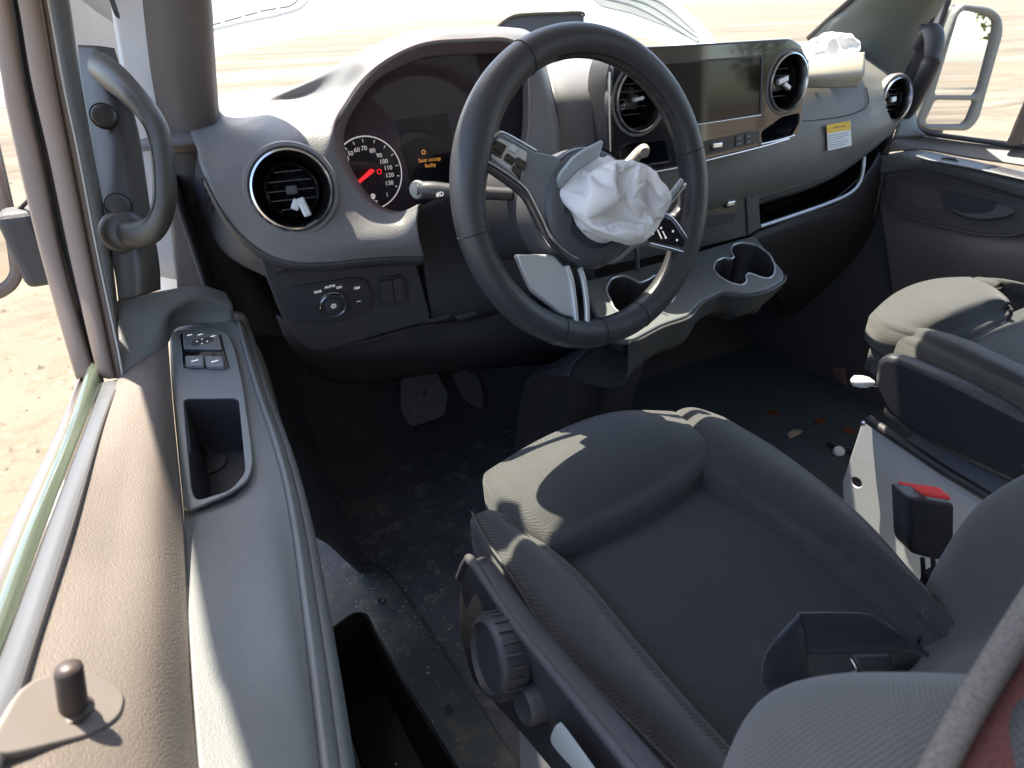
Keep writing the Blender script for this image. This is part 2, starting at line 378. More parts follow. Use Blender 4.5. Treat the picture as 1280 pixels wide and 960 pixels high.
# firewall and kick panels
struct(grid('wall_front', [[V(x, 1.22, -.01) for x in (-.45, .4, 1.3)], [V(x, 1.36, .12) for x in (-.45, .4, 1.3)], [V(x, 1.42, .5) for x in (-.45, .4, 1.3)], [V(x, 1.46, .84) for x in (-.45, .4, 1.3)]], M_deep, thick=.01))
kl = grid('kick_panel', [[V(-.30, .93, .0), V(-.29, 1.15, .0), V(-.27, 1.38, .0)], [V(-.345, .91, .12), V(-.335, 1.15, .14), V(-.3, 1.38, .16)], [V(-.415, .83, .36), V(-.39, 1.15, .4), V(-.36, 1.42, .4)], [V(-.435, .955, .8), V(-.42, 1.15, .8), V(-.4, 1.42, .8)]], mat('kick_panel_plastic', (.075, .075, .08), .65, grain=(300, .3), var=.2, dirt=[(7, .62, .78, (.13, .12, .1))]), None, thick=.006)
tag(kl, 'dusty dark plastic kick panel beside the pedals below the door', 'kick panel')
kr = grid('kick_panel', [[V(1.17, .72, 0), V(1.16, 1.2, 0), V(1.14, 1.4, 0)], [V(1.2, .74, .15), V(1.19, 1.2, .2), V(1.16, 1.4, .2)], [V(1.225, .80, .40), V(1.22, 1.2, .45), V(1.2, 1.4, .45)], [V(1.235, .86, .57), V(1.24, 1.2, .6), V(1.2, 1.4, .6)]], M_deep, None, thick=.006)
tag(kr, 'plain dark kick panel at the end of the passenger footwell', 'kick panel')
# windscreen
ws = grid('windscreen', [[V(-.5, 1.28, .83), V(0, 1.45, .84), V(.4, 1.48, .84), V(.8, 1.45, .84), V(1.3, 1.28, .83)], [V(-.47, .98, 1.23), V(0, 1.12, 1.24), V(.4, 1.15, 1.24), V(.8, 1.12, 1.24), V(1.27, .98, 1.23)], [V(-.43, .70, 1.59), V(0, .735, 1.59), V(.4, .74, 1.59), V(.8, .735, 1.59), V(1.23, .70, 1.59)]], M_ws, thick=0, nu=24, nv=16)
tag(ws, 'clear laminated windscreen above the dashboard', 'windscreen')
# driver side pillar
pl = thing('windscreen_pillar', (-.42, 1.1, .6), 'brown-grey trimmed windscreen pillar beside the driver grab handle', 'pillar')
sg('trim', [[(130, -700, .50), (178, -700, .49), (222, -700, .50), (234, -700, .54)], [(150, -320, .61), (195, -320, .60), (236, -320, .61), (246, -320, .65)], [(168, -120, .71), (205, -120, .70), (247, -120, .71), (256, -120, .75)], [(178, 0, .78), (215, 0, .77), (258, 0, .785), (265, 0, .83)], [(190, 100, .84), (225, 100, .83), (263, 100, .845), (271, 100, .89)], [(208, 190, .89), (238, 190, .88), (270, 188, .9), (278, 186, .95)]], M_trimgrey, pl, nu=24, nv=40, thick=.006)
sg('lower_trim', [[(206, 186, .895), (238, 186, .885), (272, 184, .905), (282, 182, .955)], [(213, 250, .92), (245, 250, .915), (282, 250, .935), (292, 248, .97)], [(218, 300, .95), (250, 300, .95), (285, 300, .97), (296, 300, 1.0)], [(222, 370, .97), (262, 420, 1.0), (330, 420, 1.02), (362, 420, 1.05)]], M_lowt, pl, nu=24, nv=30, thick=.006)
sg('painted_body', [[(120, -200, .68), (172, -200, .7)], [(138, 0, .79), (182, 0, .81)], [(165, 160, .85), (205, 160, .87)], [(195, 345, .9), (222, 350, .92)]], M_wht, pl, nu=8, nv=20, thick=.004)
rbox('hinge_slot', P(142, 6, s=.782), (.010, .01, .028), M_blk, pl, axes=[ray(900, 480), (0, 0, 1), nrm(P(150, 30, s=.79) - P(140, 0, s=.79))], bevel=.003)
grid('outer_pillar', [[V(-.57, 1.22, .8), V(-.46, 1.28, .81), V(-.36, 1.32, .82)], [V(-.575, .98, 1.2), V(-.45, 1.04, 1.2), V(-.36, 1.08, 1.2)], [V(-.585, .72, 1.6), V(-.45, .75, 1.6), V(-.36, .77, 1.6)]], M_wht, pl, nu=10, nv=16, thick=.02)
# passenger side pillar
pr = thing('windscreen_pillar', (1.2, 1.15, .6), 'grey-green trimmed windscreen pillar beside the passenger grab handle', 'pillar')
sg('trim', [[(1012, 52, 1.66), (1035, 55, 1.62), (1075, 80, 1.6), (1110, 108, 1.62), (1130, 125, 1.66)], [(1035, 26, 1.6), (1056, 27, 1.56), (1100, 45, 1.54), (1135, 65, 1.56), (1152, 75, 1.6)], [(1064, 2, 1.53), (1085, 2, 1.49), (1130, 10, 1.47), (1152, 20, 1.48), (1166, 30, 1.52)], [(1150, -80, 1.3), (1165, -80, 1.27), (1195, -75, 1.26), (1215, -70, 1.27), (1225, -65, 1.3)]], mat('passenger_pillar_trim', (.11, .125, .115), .7, grain=(600, .2), var=.08), pr, nu=20, nv=24, thick=.006)
tube('rubber_edge', [P(1010, 48, s=1.66), P(1036, 24, s=1.6), P(1062, 1, s=1.53), P(1150, -78, s=1.3)], .007, M_seal, pr, n=8, m=20)
sg('painted_body', [[(1128, 125, 1.63), (1142, 130, 1.66)], [(1145, 70, 1.57), (1162, 75, 1.6)], [(1163, 10, 1.5), (1186, 10, 1.53)], [(1190, -80, 1.35), (1215, -80, 1.38)]], mat('silver_body_frame', (.4, .38, .4), .4, var=.05), pr, nu=6, nv=16, thick=.004)
tube('door_seal', [P(1135, 118, s=1.6), P(1152, 62, s=1.545), P(1168, 15, s=1.49), P(1195, -70, s=1.3)], .006, M_seal, pr, n=8, m=20)

grid('outer_pillar', [[V(1.34, 1.22, .8), V(1.28, 1.26, .81), V(1.22, 1.28, .82)], [V(1.325, .98, 1.2), V(1.27, 1.02, 1.2), V(1.22, 1.05, 1.2)], [V(1.3, .72, 1.6), V(1.25, .74, 1.6), V(1.2, .76, 1.6)]], M_wht, pr, nu=10, nv=16, thick=.02)
# ------------------------------------------------------------------ driver door
dd = thing('driver_door', (-.52, .5, 0), 'closed driver door with grey armrest, window switches and lock knob', 'door')
# window frame strips: left/right edges at several heights
VV = [-300, -140, 0, 100, 200, 320, 437, 473]
SS = [.42, .49, .56, .6, .635, .67, .69, .70]
def strip(name, l, r, off, m_, th=.008, parent=dd, lip=.006):
    rows = []
    for v, s, a, b in zip(VV, SS, l, r): rows.append([(a - 3, v, s + off + lip), (a, v, s + off), ((a + b) / 2, v, s + off - .003), (b, v, s + off), (b + 3, v, s + off + lip)])
    return sg(name, rows, m_, parent, nu=14, nv=30, thick=th)
E_ = {'a0': [-75, -40, -9, 4, 25, 54, 87, 98], 'a1': [-48, -16, 12, 28, 50, 75, 107, 118], 'b0': [-40, -6, 25, 42, 65, 90, 117, 127], 'b1': [-8, 22, 49, 66, 86, 110, 134, 142], 'c1': [2, 33, 60, 78, 99, 122, 147, 153], 'd1': [30, 58, 84, 98, 116, 137, 150, 156]}
strip('frame_outer', E_['a0'], E_['a1'], .012, M_frame)
strip('frame_seal', E_['a1'], E_['b0'], .026, M_seal)
strip('frame_inner', E_['b0'], E_['b1'], .0, M_frame)
strip('frame_edge', E_['b1'], E_['c1'], .01, M_frame)
strip('pillar_edge', E_['c1'], E_['d1'], .045, M_door)
tube('frame_lip', [P(a + .5, v, s=s + .004) for a, v, s in zip(E_['c1'], VV, SS)], .0012, mat('pale_lip', (.4, .4, .38), .5), dd, n=6, m=40)
# panel carrying the grab handle
sg('handle_panel', [[(97, 56, .735), (120, 57, .725), (143, 60, .735)], [(100, 95, .725), (125, 95, .715), (153, 93, .725)], [(112, 170, .715), (142, 168, .705), (174, 168, .72)], [(128, 270, .715), (158, 266, .705), (188, 262, .72)], [(143, 340, .72), (172, 335, .71), (199, 328, .73)], [(148, 376, .725), (175, 370, .72), (201, 362, .74)]], M_hp, dd, nu=20, nv=40, thick=.01)
gh = tube('grab_handle', [P(130, 88, s=.725), P(146, 100, s=.695), P(166, 119, s=.674), P(187, 144, s=.665), P(200, 173, s=.665), P(206, 225, s=.668), P(203, 265, s=.672), P(190, 287, s=.68), P(168, 294, s=.694), P(150, 290, s=.715)], [.020, .0185, .016, .015, .0145, .0145, .0145, .0145, .015, .017], M_hp, dd, n=20, m=60, flat=.8, ref=(1, 0, 0))
tube('handle_seam', [P(150, 108, s=.672), P(172, 140, s=.657), P(188, 180, s=.654), P(194, 230, s=.656), P(190, 262, s=.66), P(172, 289, s=.676)], .0007, M_seal, gh, n=6, m=30)
lathe('handle_mount', [(.026, .0), (.025, .008), (.02, .016), (.012, .02)], P(156, 290, s=.712), nrm(CAM - P(156, 290, s=.71)), M_hp, dd, cap=True)
for (u, v) in ((130, 145), (148, 257)):
    q = P(u, v, s=.699); lathe('bolt_cover', [(.0125, -.004), (.0125, .0015), (.011, .0035), (.006, .0045), (.001, .0048)], q, nrm(CAM - q + V(.1, 0, .2)), M_hp, dd, cap=True)
    lathe('cover_ring', [(.0128, .0), (.0142, .0006), (.0142, -.003)], q, nrm(CAM - q + V(.1, 0, .2)), M_seal, dd)
# top sill, armrest
sg('door_top', [[(150, 466, .71), (165, 455, .72), (190, 440, .74), (210, 425, .768)], [(128, 530, .605), (160, 525, .62), (195, 520, .645), (217, 515, .68)], [(90, 660, .45), (140, 660, .47), (195, 655, .50), (230, 650, .556)], [(40, 810, .335), (110, 810, .35), (190, 805, .38), (238, 800, .43)], [(0, 945, .265), (90, 950, .28), (190, 955, .31), (250, 960, .355)], [(-60, 1150, .205), (60, 1150, .22), (190, 1150, .245), (268, 1150, .283)]], M_dtop, dd, nu=36, nv=60, thick=.008)
sg('door_corner', [[(147, 376, .733), (175, 369, .75), (205, 363, .775), (250, 357, .81), (284, 366, .84)], [(147, 400, .73), (178, 392, .745), (206, 384, .765), (250, 373, .80), (290, 380, .835)], [(149, 432, .718), (178, 425, .735), (206, 408, .758), (222, 392, .80), (292, 392, .842)], [(151, 470, .705), (180, 452, .728), (209, 430, .762), (226, 408, .812), (294, 404, .842)]], M_door, dd, nu=36, nv=24, thick=.008)
AFo = P(265, 500, s=.715); AF = Fr(AFo, (1, 0, .02), (0, .985, .17))
PO = AF.poly([(212, 413), (268, 410), (284, 416), (293, 434), (303, 478), (314, 555), (316, 580), (310, 600), (288, 616), (229, 641)], .004)
PK = AF.poly([(229, 498), (298, 497), (307, 590), (289, 612), (245, 626), (239, 612)], .004)
cutpk = lambda c: inpoly((c - AF.O) @ AF.R, (c - AF.O) @ AF.U, PK) 
def onAF(u, v): return (*[u, v], (P(u, v, s=1) - CAM) @ AF.N)
def afs(u, v, c=-.002): return (u, v, ((AF.O + c * AF.N - CAM) @ AF.N) / (ray(u, v) @ AF.N))
sg('armrest', [[afs(212, 403), afs(250, 396), afs(276, 394), afs(294, 402)], [afs(214, 470), afs(255, 470), afs(292, 468), afs(315, 478, -.006)], [afs(222, 560), afs(265, 560), afs(312, 556), afs(343, 562, -.008)], [afs(230, 648), afs(282, 645), afs(330, 642), afs(363, 650, -.008)], [(238, 800, .425), (300, 800, .438), (356, 795, .45), (382, 800, .462)], [(250, 960, .352), (320, 960, .365), (380, 960, .38), (400, 960, .39)], [(268, 1150, .283), (350, 1150, .295), (405, 1150, .305), (425, 1150, .315)]], M_door, dd, nu=60, nv=110, thick=.004, cut=[cutpk])
# inner flank of the door below the armrest edge, with a strip standing in for its sunlit edge
ed = [afs(294, 402), afs(315, 478, -.006), afs(343, 562, -.008), afs(363, 650, -.008), (382, 800, .462), (400, 960, .39), (425, 1150, .315)]
e3 = [P(*q[:2], s=q[2]) for q in ed]
grid('door_flank', [[p for p in e3], [p + V(.006, 0, -.012) for p in e3], [p + V(.012, 0, -.05) for p in e3], [p + V(-.01, 0, -.30) for p in e3], [p + V(-.03, 0, -.62) for p in e3]], M_door, dd, nu=60, nv=24, thick=.006)
e4 = [P(292, 392, s=.845), P(300, 420, s=.835), P(311, 440, s=.82), P(322, 480, s=.80), P(338, 550, s=.735), P(352, 590, s=.70), P(362, 625, s=.655)]
grid('sunlit_edge_strip', [[p + V(0, 0, .004) for p in e4], [p + V(.014, 0, -.004) for p in e4], [p + V(.017, 0, -.03) for p in e4]], M_dtop, dd, nu=40, nv=8, thick=.004)
plate('switch_plate', AF, [rpoly(PO, .012), rpoly(PK, .008)], .004, .004, mat('switch_plate_plastic', (.17, .185, .19), .42, grain=(700, .1), var=.06), dd, bev=.0012)
pkb = AF.poly([(233, 530), (296, 528), (301, 585), (286, 606), (248, 620), (242, 608)], .004)
rp = rpoly(PK, .008); cen = np.mean(rp, 0)
loft('pocket', [[AF.w(*(cen + (np.array(q) - cen) * k), c) for q in rp] for k, c in ((1.0, .002), (.96, -.03), (.9, -.07), (.86, -.075), (.01, -.075))], M_blk, dd, raw=True, cap=False)
pc = AF.px(262, 578, -.07)
plate('pocket_disc', AF, [ell(pc[0], pc[1], .019, .015)], -.072, .002, M_padd, dd)
swf = AF.poly([(224, 416), (276, 417), (287, 461), (228, 459)], .005)
sb = plate('switch_bezel', AF, [rpoly(swf, .004)], .0055, .003, M_gloss, dd)
mc = plate('mirror_switch', AF, [rpoly(AF.poly([(228.5, 416), (274, 418), (278, 437), (230, 436)], .007), .002)], .0085, .004, mat('switch_grey', (.17, .175, .18), .4), sb)
c_ = AF.px(252.5, 426.5, .009)
plate('mirror_pad', AF, [rpoly([(c_[0] - .013, c_[1] - .006), (c_[0] + .013, c_[1] - .006), (c_[0] + .013, c_[1] + .006), (c_[0] - .013, c_[1] + .006)], .006)], .0098, .002, M_padd, sb)
for (du, dv) in ((-8, 0), (8, 0), (0, 4), (0, -4)):
    a, b = AF.px(252.5 + du * .8, 426.5 + dv * .7, .01); plate('arrow', AF, [[(a - .0012, b - .001), (a + .0012, b - .001), (a, b + .0014)]], .0102, .0004, M_whi, sb, bev=.0001)
for (u, v) in ((237, 418.5), (250, 418), (266, 420)):
    a, b = AF.px(u, v, .009); plate('symbol', AF, [[(a - .003, b - .0009), (a + .003, b - .0009), (a + .003, b + .0009), (a - .003, b + .0009)]], .009, .0004, M_whi, sb, bev=.0001)
for pp in ([(232, 446), (255, 446), (255.5, 458), (233, 458)], [(257, 446), (279, 447), (281, 459.5), (257.5, 458.5)]):
    wsx = plate('window_switch', AF, [rpoly(AF.poly(pp, .009), .003)], .0115, .006, mat('switch_silver', (.2, .205, .215), .35), sb)
    q = np.mean(AF.poly(pp, .0115), 0); plate('symbol', AF, [[(q[0] - .004, q[1] + .001), (q[0] + .004, q[1] + .001), (q[0] + .004, q[1] + .003), (q[0] - .004, q[1] + .003)]], .0118, .0004, M_whi, sb, bev=.0001)
# window seals and the lowered glass
sl_ = [(-60, 1150, .205), (0, 943, .262), (40, 812, .332), (89, 660, .447), (127, 532, .602), (150, 474, .70)]
sll = [(-190, 1150, .207), (-60, 943, .264), (0, 816, .333), (58, 660, .449), (104, 540, .604), (127, 478, .702)]
sg('inner_seal', [sl_, [((a[0] + b[0]) / 2, (a[1] + b[1]) / 2, a[2] - .004) for a, b in zip(sl_, sll)], sll], mat('seal_grey', (.07, .075, .085), .55, var=.1), dd, nu=40, nv=8, thick=.006)
tube('seal_edge', [P(u + 1, v, s=s) for u, v, s in sl_], .0018, M_seal, dd, n=6, m=40)
gl_ = [(-215, 1150, .215), (-85, 943, .274), (-20, 816, .345), (37, 660, .462), (85, 545, .617), (116, 458, .72)]
sg('window_glass', [[(a[0] - 1, a[1], a[2] + .003) for a in sll], gl_, [(a[0], a[1] + 80, a[2] + .12) for a in gl_]], mat('glass_edge', (.075, .092, .07), .15, coat=.5), dd, nu=40, nv=10, thick=.004)
ou = [(-245, 1150, .225), (-115, 943, .285), (-50, 800, .36), (12, 660, .478), (68, 545, .632), (100, 470, .722), (118, 449, .735)]
gg = [gl_[0], gl_[1], gl_[2], gl_[3], gl_[4], (108, 478, .715), (120, 452, .73)]
sg('outer_seal', [[(a[0], a[1], a[2] + .006) for a in gg], [((a[0] + b[0]) / 2, (a[1] + b[1]) / 2 - 2, a[2] + .004) for a, b in zip(gg, ou)], ou, [(a[0] - 2, a[1] + 30, a[2] + .06) for a in ou]], mat('outer_seal_rubber', (.11, .1, .11), .6, var=.1), dd, nu=40, nv=12, thick=.006)
# lock knob
DTo = P(88, 885, s=.306); r1 = P(150, 885, s=.326) - DTo; r2 = P(110, 800, s=.353) - DTo; DT = Fr(DTo, r1, r2)
plate('knob_plate', DT, [rpoly(DT.poly([(-30, 955), (32, 846), (118, 838), (158, 866), (152, 896), (118, 918)], .003), .02)], .0035, .006, mat('knob_plate_plastic', (.17, .15, .138), .5, var=.08), dd, bev=.0015)
kb = DT.pw(93, 890, .003); kt = P(85, 832, s=.293)
lathe('lock_knob', [(.0085, 0), (.0085, .002), (.0062, .003), (.006, .9 * np.linalg.norm(kt - kb)), (.0055, .97 * np.linalg.norm(kt - kb)), (.003, np.linalg.norm(kt - kb) * 1.02), (.0005, np.linalg.norm(kt - kb) * 1.03)], kb, kt - kb, mat('knob_plastic', (.045, .032, .03), .45), dd, n=24, cap=True)
# outer lower door skin
rbox('door_skin', (-.66, .35, -.1), (.03, 1.3, .9), M_wht, dd, bevel=.01)
# outside mirror on the driver door
MF = Fr(P(0, 300, s=1.05), (1, .08, 0), (0, .03, 1))
ou_ = MF.poly([(-150, 120), (-25, 120), (-8, 160), (24, 300), (30, 345), (20, 362), (-2, 375), (-150, 380)])
in_ = MF.poly([(-140, 140), (-28, 140), (-14, 180), (10, 310), (14, 340), (6, 352), (-12, 362), (-140, 365)])
mi = plate('mirror_housing', MF, [rpoly(ou_, .012), rpoly(in_, .012)], .01, .02, M_frame, dd, bev=.006)
plate('mirror_glass', MF, [rpoly(in_, .012)], .002, .003, M_mir, mi)
plate('mirror_shell', MF, [rpoly(ou_, .012)], -.012, .06, M_padd, mi, bev=.02)
rbox('mirror_bracket', P(40, 308, s=.95), (.05, .06, .115), M_padd, dd, bevel=.012)
tube('mirror_arm', [P(18, 268, s=.94), P(36, 250, s=.9), P(45, 240, s=.85)], .003, M_seal, dd, n=8, m=8)

# ------------------------------------------------------------------ dashboard
db = thing('dashboard', (.35, 1.0, .5), 'grey grained dashboard with round vents, instrument hood and black centre panel', 'dashboard')
def vent(name, u, v, y, r, axis, parent=db, vanes=5, knob=None):
    o = P(u, v, y=y); ax = nrm(V(*axis)); e = nrm(np.cross(V(0, 0, 1), ax)) ; f = np.cross(ax, e); F = Fr(o, e, f)
    if F.N @ ax < 0: F = Fr(o, -e, f)
    ve = lathe(name, [(r * .90, -.012), (r * .93, .002), (r * .97, .007), (r * 1.02, .006), (r * 1.04, .0), (r * 1.04, -.012)], o, ax, M_chr, parent)
    lathe('vent_collar', [(r * 1.03, -.004), (r * 1.09, .003), (r * 1.17, .002), (r * 1.22, -.004), (r * 1.22, -.014)], o, ax, M_pad, ve)
    lathe('vent_bowl', [(r * .91, -.004), (r * .86, -.012), (r * .78, -.026), (r * .7, -.034), (r * .4, -.04), (.001, -.042)], o, ax, M_gloss, ve)
    lathe('vent_barrel', [(r * .70, -.038), (r * .72, -.014), (r * .68, -.010), (r * .62, -.016), (r * .62, -.036)], o, ax, M_gloss, ve)
    for k in range(vanes):
        q = (k - (vanes - 1) / 2) * r * .24; hw = math.sqrt(max(.01, .36 - (q / r) ** 2)) * r
        rbox('vane', F.w(0, q, -.022), (2 * hw, .0012, .012), M_blk, ve, axes=[F.R, F.U, F.N], bevel=0)
    rbox('vane_hub', F.w(0, 0, -.017), (.014, .011, .012), M_padd, ve, axes=[F.R, F.U, F.N], bevel=.002)
    for (a, b, rot, ln, wd) in (knob or [(.004, -.018, -.25, .024, .010)]):
        R2 = math.cos(rot) * F.R + math.sin(rot) * F.U; U2 = np.cross(F.N, R2)
        rbox('vane_tab', F.w(a, b, -.008), (wd, ln, .008), M_sil, ve, axes=[R2, U2, F.N], bevel=.002)
    return o, ax
YV = .808
lv = (P(365, 237, y=YV), nrm(V(-.12, -.96, .25)))
# hood and pod, columns run round the instrument opening, rows run outward
COLS = [
 [(522, 256, .785), (521, 275, .775), (525, 300, .772), (531, 321, .78)],
 [(496, 267, .805), (499, 284, .785), (498, 305, .776), (492, 321, .782)],
 [(470, 261, .815), (463, 280, .795), (456, 303, .78), (450, 324, .785)],
 [(449, 244, .825), (438, 264, .805), (424, 300, .785), (410, 328, .788)],
 [(431, 217, .835), (416, 236, .815), (385, 292, .792), (364, 327, .793)],
 [(421, 196, .84), (404, 216, .822), (345, 275, .80), (325, 312, .805)],
 [(417, 172, .845), (401, 188, .835), (325, 232, .815), (287, 276, .825)],
 [(421, 150, .85), (403, 163, .855), (322, 182, .85), (257, 222, .865)],
 [(433, 130, .855), (413, 140, .885), (330, 146, .94), (247, 190, .93)],
 [(450, 105, .862), (426, 112, .92), (368, 124, 1.06), (250, 146, 1.10)],
 [(476, 81, .868), (448, 76, .905), (425, 80, .97), (375, 108, 1.16)],
 [(510, 62, .873), (490, 52, .905), (475, 53, .97), (450, 72, 1.16)],
 [(542, 53, .876), (531, 40, .905), (522, 39, .97), (505, 56, 1.16)],
 [(589, 50, .878), (584, 37, .905), (580, 35, .97), (570, 50, 1.16)],
 [(630, 49, .876), (636, 38, .905), (634, 35, .97), (628, 50, 1.16)],
 [(652, 60, .87), (663, 47, .895), (664, 42, .96), (665, 55, 1.16)],
 [(659, 82, .865), (675, 76, .88), (678, 72, .95), (685, 70, 1.16)],
 [(661, 120, .86), (685, 118, .86), (691, 114, .92), (700, 105, 1.12)],
 [(660, 160, .855), (694, 160, .845), (700, 157, .90), (708, 150, 1.1)],
 [(654, 195, .85), (694, 198, .835), (702, 196, .88), (712, 190, 1.05)],
 [(645, 240, .845), (690, 245, .825), (700, 245, .87), (715, 245, 1.0)]]
rows = [[P(*c[k][:2], y=c[k][2]) for c in COLS] for k in range(4)]
grid('instrument_hood', rows, M_pad, db, nu=200, nv=44, thick=.004, cut=[(lv[0], lv[1], .0495)])
INN = [(528, 256), (505, 264), (482, 260), (462, 244), (444, 218), (434, 196), (430, 172), (436, 150), (448, 130), (467, 104), (492, 88), (524, 75), (552, 70), (598, 68), (634, 67), (648, 73), (652, 88), (653, 120), (652, 160), (646, 195), (638, 238)]
inn = [P(u, v, y=.945) for u, v in INN]
grid('instrument_cowl', [rows[0], [(a * .5 + b * .5) + V(0, .0, .002) for a, b in zip(rows[0], inn)], inn], M_cowl, db, nu=160, nv=10, thick=.003)
IC = Fr(P(500, 200, y=.945), (1, 0, 0), (0, .10, .995))
ic = plate('instrument_cluster', IC, [rpoly([IC.px(u + (640 - u) * -.02, v) for u, v in [(535, 275), (495, 285), (440, 262), (415, 215), (412, 170), (425, 130), (455, 95), (490, 75), (550, 60), (600, 57), (650, 60), (664, 100), (664, 160), (655, 245)]], .02)], .001, .006, mat('hazed_cluster_face', (.085, .066, .076), .5, var=.1), db)  # face colour lightened to hold the same flare haze
g0 = np.array(IC.px(460, 217)); gr = .5 * (IC.px(503, 217)[0] - IC.px(417, 217)[0])
lathe('gauge_ring', [(gr * .978, 0), (gr, .002), (gr * 1.02, 0)], IC.w(*g0, .001), IC.N, M_whi, ic, n=64)
lathe('gauge_face', [(gr * .985, .0004), (.0005, .0006)], IC.w(*g0, .001), IC.N, mat('gauge_face_black', (.03, .026, .033), .5), ic, n=64)
for u, v, t in ((431, 217, '20'), (430, 208, '30'), (432.5, 199, '40'), (438, 192, '50'), (446, 187.5, '60'), (455, 185.5, '70'), (465.5, 188.5, '80'), (474, 194.5, '90'), (479.5, 202, '100'), (485, 210, '110'), (487, 219, '120'), (486.5, 229, '130'), (484, 243.5, '1'), (468, 253.5, '1/2')):
    a, b = IC.px(u, v, .002); text(t, IC, a, b, .0024, .009, M_whi, ic, 'numeral')
    if t not in ('1', '1/2'):
        d = nrm(np.array((a, b)) - g0); 
        plate('tick', IC, [[tuple(g0 + d * gr * .85 + np.array((-d[1], d[0])) * .0005), tuple(g0 + d * gr * .93 + np.array((-d[1], d[0])) * .0005), tuple(g0 + d * gr * .93 - np.array((-d[1], d[0])) * .0005), tuple(g0 + d * gr * .85 - np.array((-d[1], d[0])) * .0005)]], .0028, .0006, M_whi, ic, bev=.0001)
plate('needle', IC, [rpoly(IC.poly([(441, 236), (440, 233.5), (463, 211), (467.5, 212), (468, 214.5), (465, 217)], .006), .001)], .007, .002, M_ned, ic, bev=.0006)
a, b = IC.px(474.5, 214.5, .004)
lathe('warning_symbol', [(.0028, 0), (.0033, .0006), (.0038, 0)], IC.w(a, b, .0024), IC.N, M_ned, ic, n=20)
fu = IC.px(466.5, 245.5, .003); plate('fuel_symbol', IC, [rpoly([(fu[0] - .003, fu[1] - .004), (fu[0] + .002, fu[1] - .004), (fu[0] + .004, fu[1] + .001), (fu[0] + .002, fu[1] + .004), (fu[0] - .003, fu[1] + .004)], .001)], .0026, .0006, M_whi, ic, bev=.0001)
cs = plate('cluster_display', IC, [rpoly(IC.poly([(493, 151), (560, 141), (580, 260), (517, 240)], .003), .003)], .0026, .002, mat('cluster_screen', (.006, .006, .01), .25), ic)
for t, u, v, sz in (('Seat occup', 537, 199.5, .0085), ('faulty', 538, 206.5, .0085)):
    a, b = IC.px(u, v, .003); text(t, IC, a, b, .0031, sz, M_ora, cs)
a, b = IC.px(529.5, 190, .003); lathe('warning_symbol', [(.0022, 0), (.003, .0006), (.0036, 0)], IC.w(a, b, .003), IC.N, M_ora, cs, n=16)
# inside lens over the instruments
plate('cluster_lens', IC, [[IC.px(u, v, .008) for u, v in INN]], .012, .001, glassmat('lens_glass', (.92, .9, .92), .8), db, bev=.0001)
vent('side_vent', 365, 237, YV, .047, lv[1], knob=[(.010, -.022, .25, .024, .010), (.001, -.018, -.5, .014, .010)])
# turned-under lip and the lower switch panel on the driver side
lip = [c[3] for c in COLS[:8]][::-1]
L0 = [P(u, v, y=y) for u, v, y in lip]
grid('hood_lip', [L0, [p + V(0, .012, -.012) for p in L0], [p + V(.01, .07, -.03) for p in L0], [p + V(.01, .15, -.02) for p in L0]], M_padd, db, nu=60, nv=14, thick=.003)
# side panel left of the pod with louvres
sdp = sg('end_panel', [[(232, 150, .93), (252, 158, .90)], [(240, 215, .91), (254, 214, .865)], [(252, 275, .885), (285, 278, .83)], [(285, 320, .86), (326, 318, .80)], [(335, 348, .84), (366, 336, .80)]], M_padd, db, nu=10, nv=24, thick=.003)
for k in range(4): rbox('louvre', P(259 + k * 3.0, 226 + k * 11.5, s=.872 - .006 * k), (.014, .004, .008), M_blk, sdp, axes=[(1, .2, -.05), (0, 1, 0), (0, 0, 1)], bevel=.001)
KF = Fr(P(430, 375, y=.85), (1, 0, 0), (0, -.17, .985))
kp = plate('knee_panel', KF, [rpoly(KF.poly([(322, 316), (440, 312), (516, 312), (525, 345), (540, 402), (480, 418), (405, 441), (380, 436), (352, 396)]), .018)], 0, .012, M_padd, db, bev=.004)
swp = KF.poly([(358, 362), (375, 357), (448, 346), (460, 351), (467, 370), (464, 388), (450, 392), (437, 394), (427, 401), (412, 404), (400, 401), (390, 402), (372, 405), (364, 398)], .002)
lsw = plate('light_switch_panel', KF, [rpoly(swp, .008)], .003, .006, M_blk, kp, bev=.001)
plate('light_switch_face', KF, [rpoly([tuple(np.mean(swp, 0) + (np.array(q) - np.mean(swp, 0)) * np.array((.965, .92))) for q in swp], .008)], .0042, .002, mat('switch_face', (.045, .045, .052), .45), kp, bev=.0006)
dq = KF.px(415, 379, .006); O_ = KF.w(*dq, .004)
dl = lathe('light_dial', [(.0195, 0), (.0195, .007), (.0178, .0095), (.0165, .008), (.0165, .006), (.0115, .006), (.0112, .0085), (.0105, .0095), (.001, .0098)], O_, KF.N, M_padd, kp, cap=True)
lathe('dial_ring', [(.0175, .0085), (.0185, .0102), (.0198, .0085), (.0198, .005)], O_, KF.N, M_chr, kp)
a, b = dq; lathe('symbol', [(.0018, .0102), (.0022, .0106), (.0026, .0102)], O_, KF.N, M_whi, kp, n=16)
for t in range(8): plate('symbol', KF, [[(a + math.cos(t * .785) * r_ - math.sin(t * .785) * w_, b + math.sin(t * .785) * r_ + math.cos(t * .785) * w_) for r_, w_ in ((.0032, -.0003), (.0045, -.0003), (.0045, .0003), (.0032, .0003))]], .0145, .0004, M_whi, kp, bev=.0001)
a, b = KF.px(412.5, 358.5, .005); text('AUTO', KF, a, b, .0046, .0055, M_whi, kp)
for u, v in ((397.5, 365), (424, 359.5)):
    a, b = KF.px(u, v, .005); text('DO' if u > 410 else 'DOE', KF, a, b, .0046, .005, M_whi, kp, 'symbol')
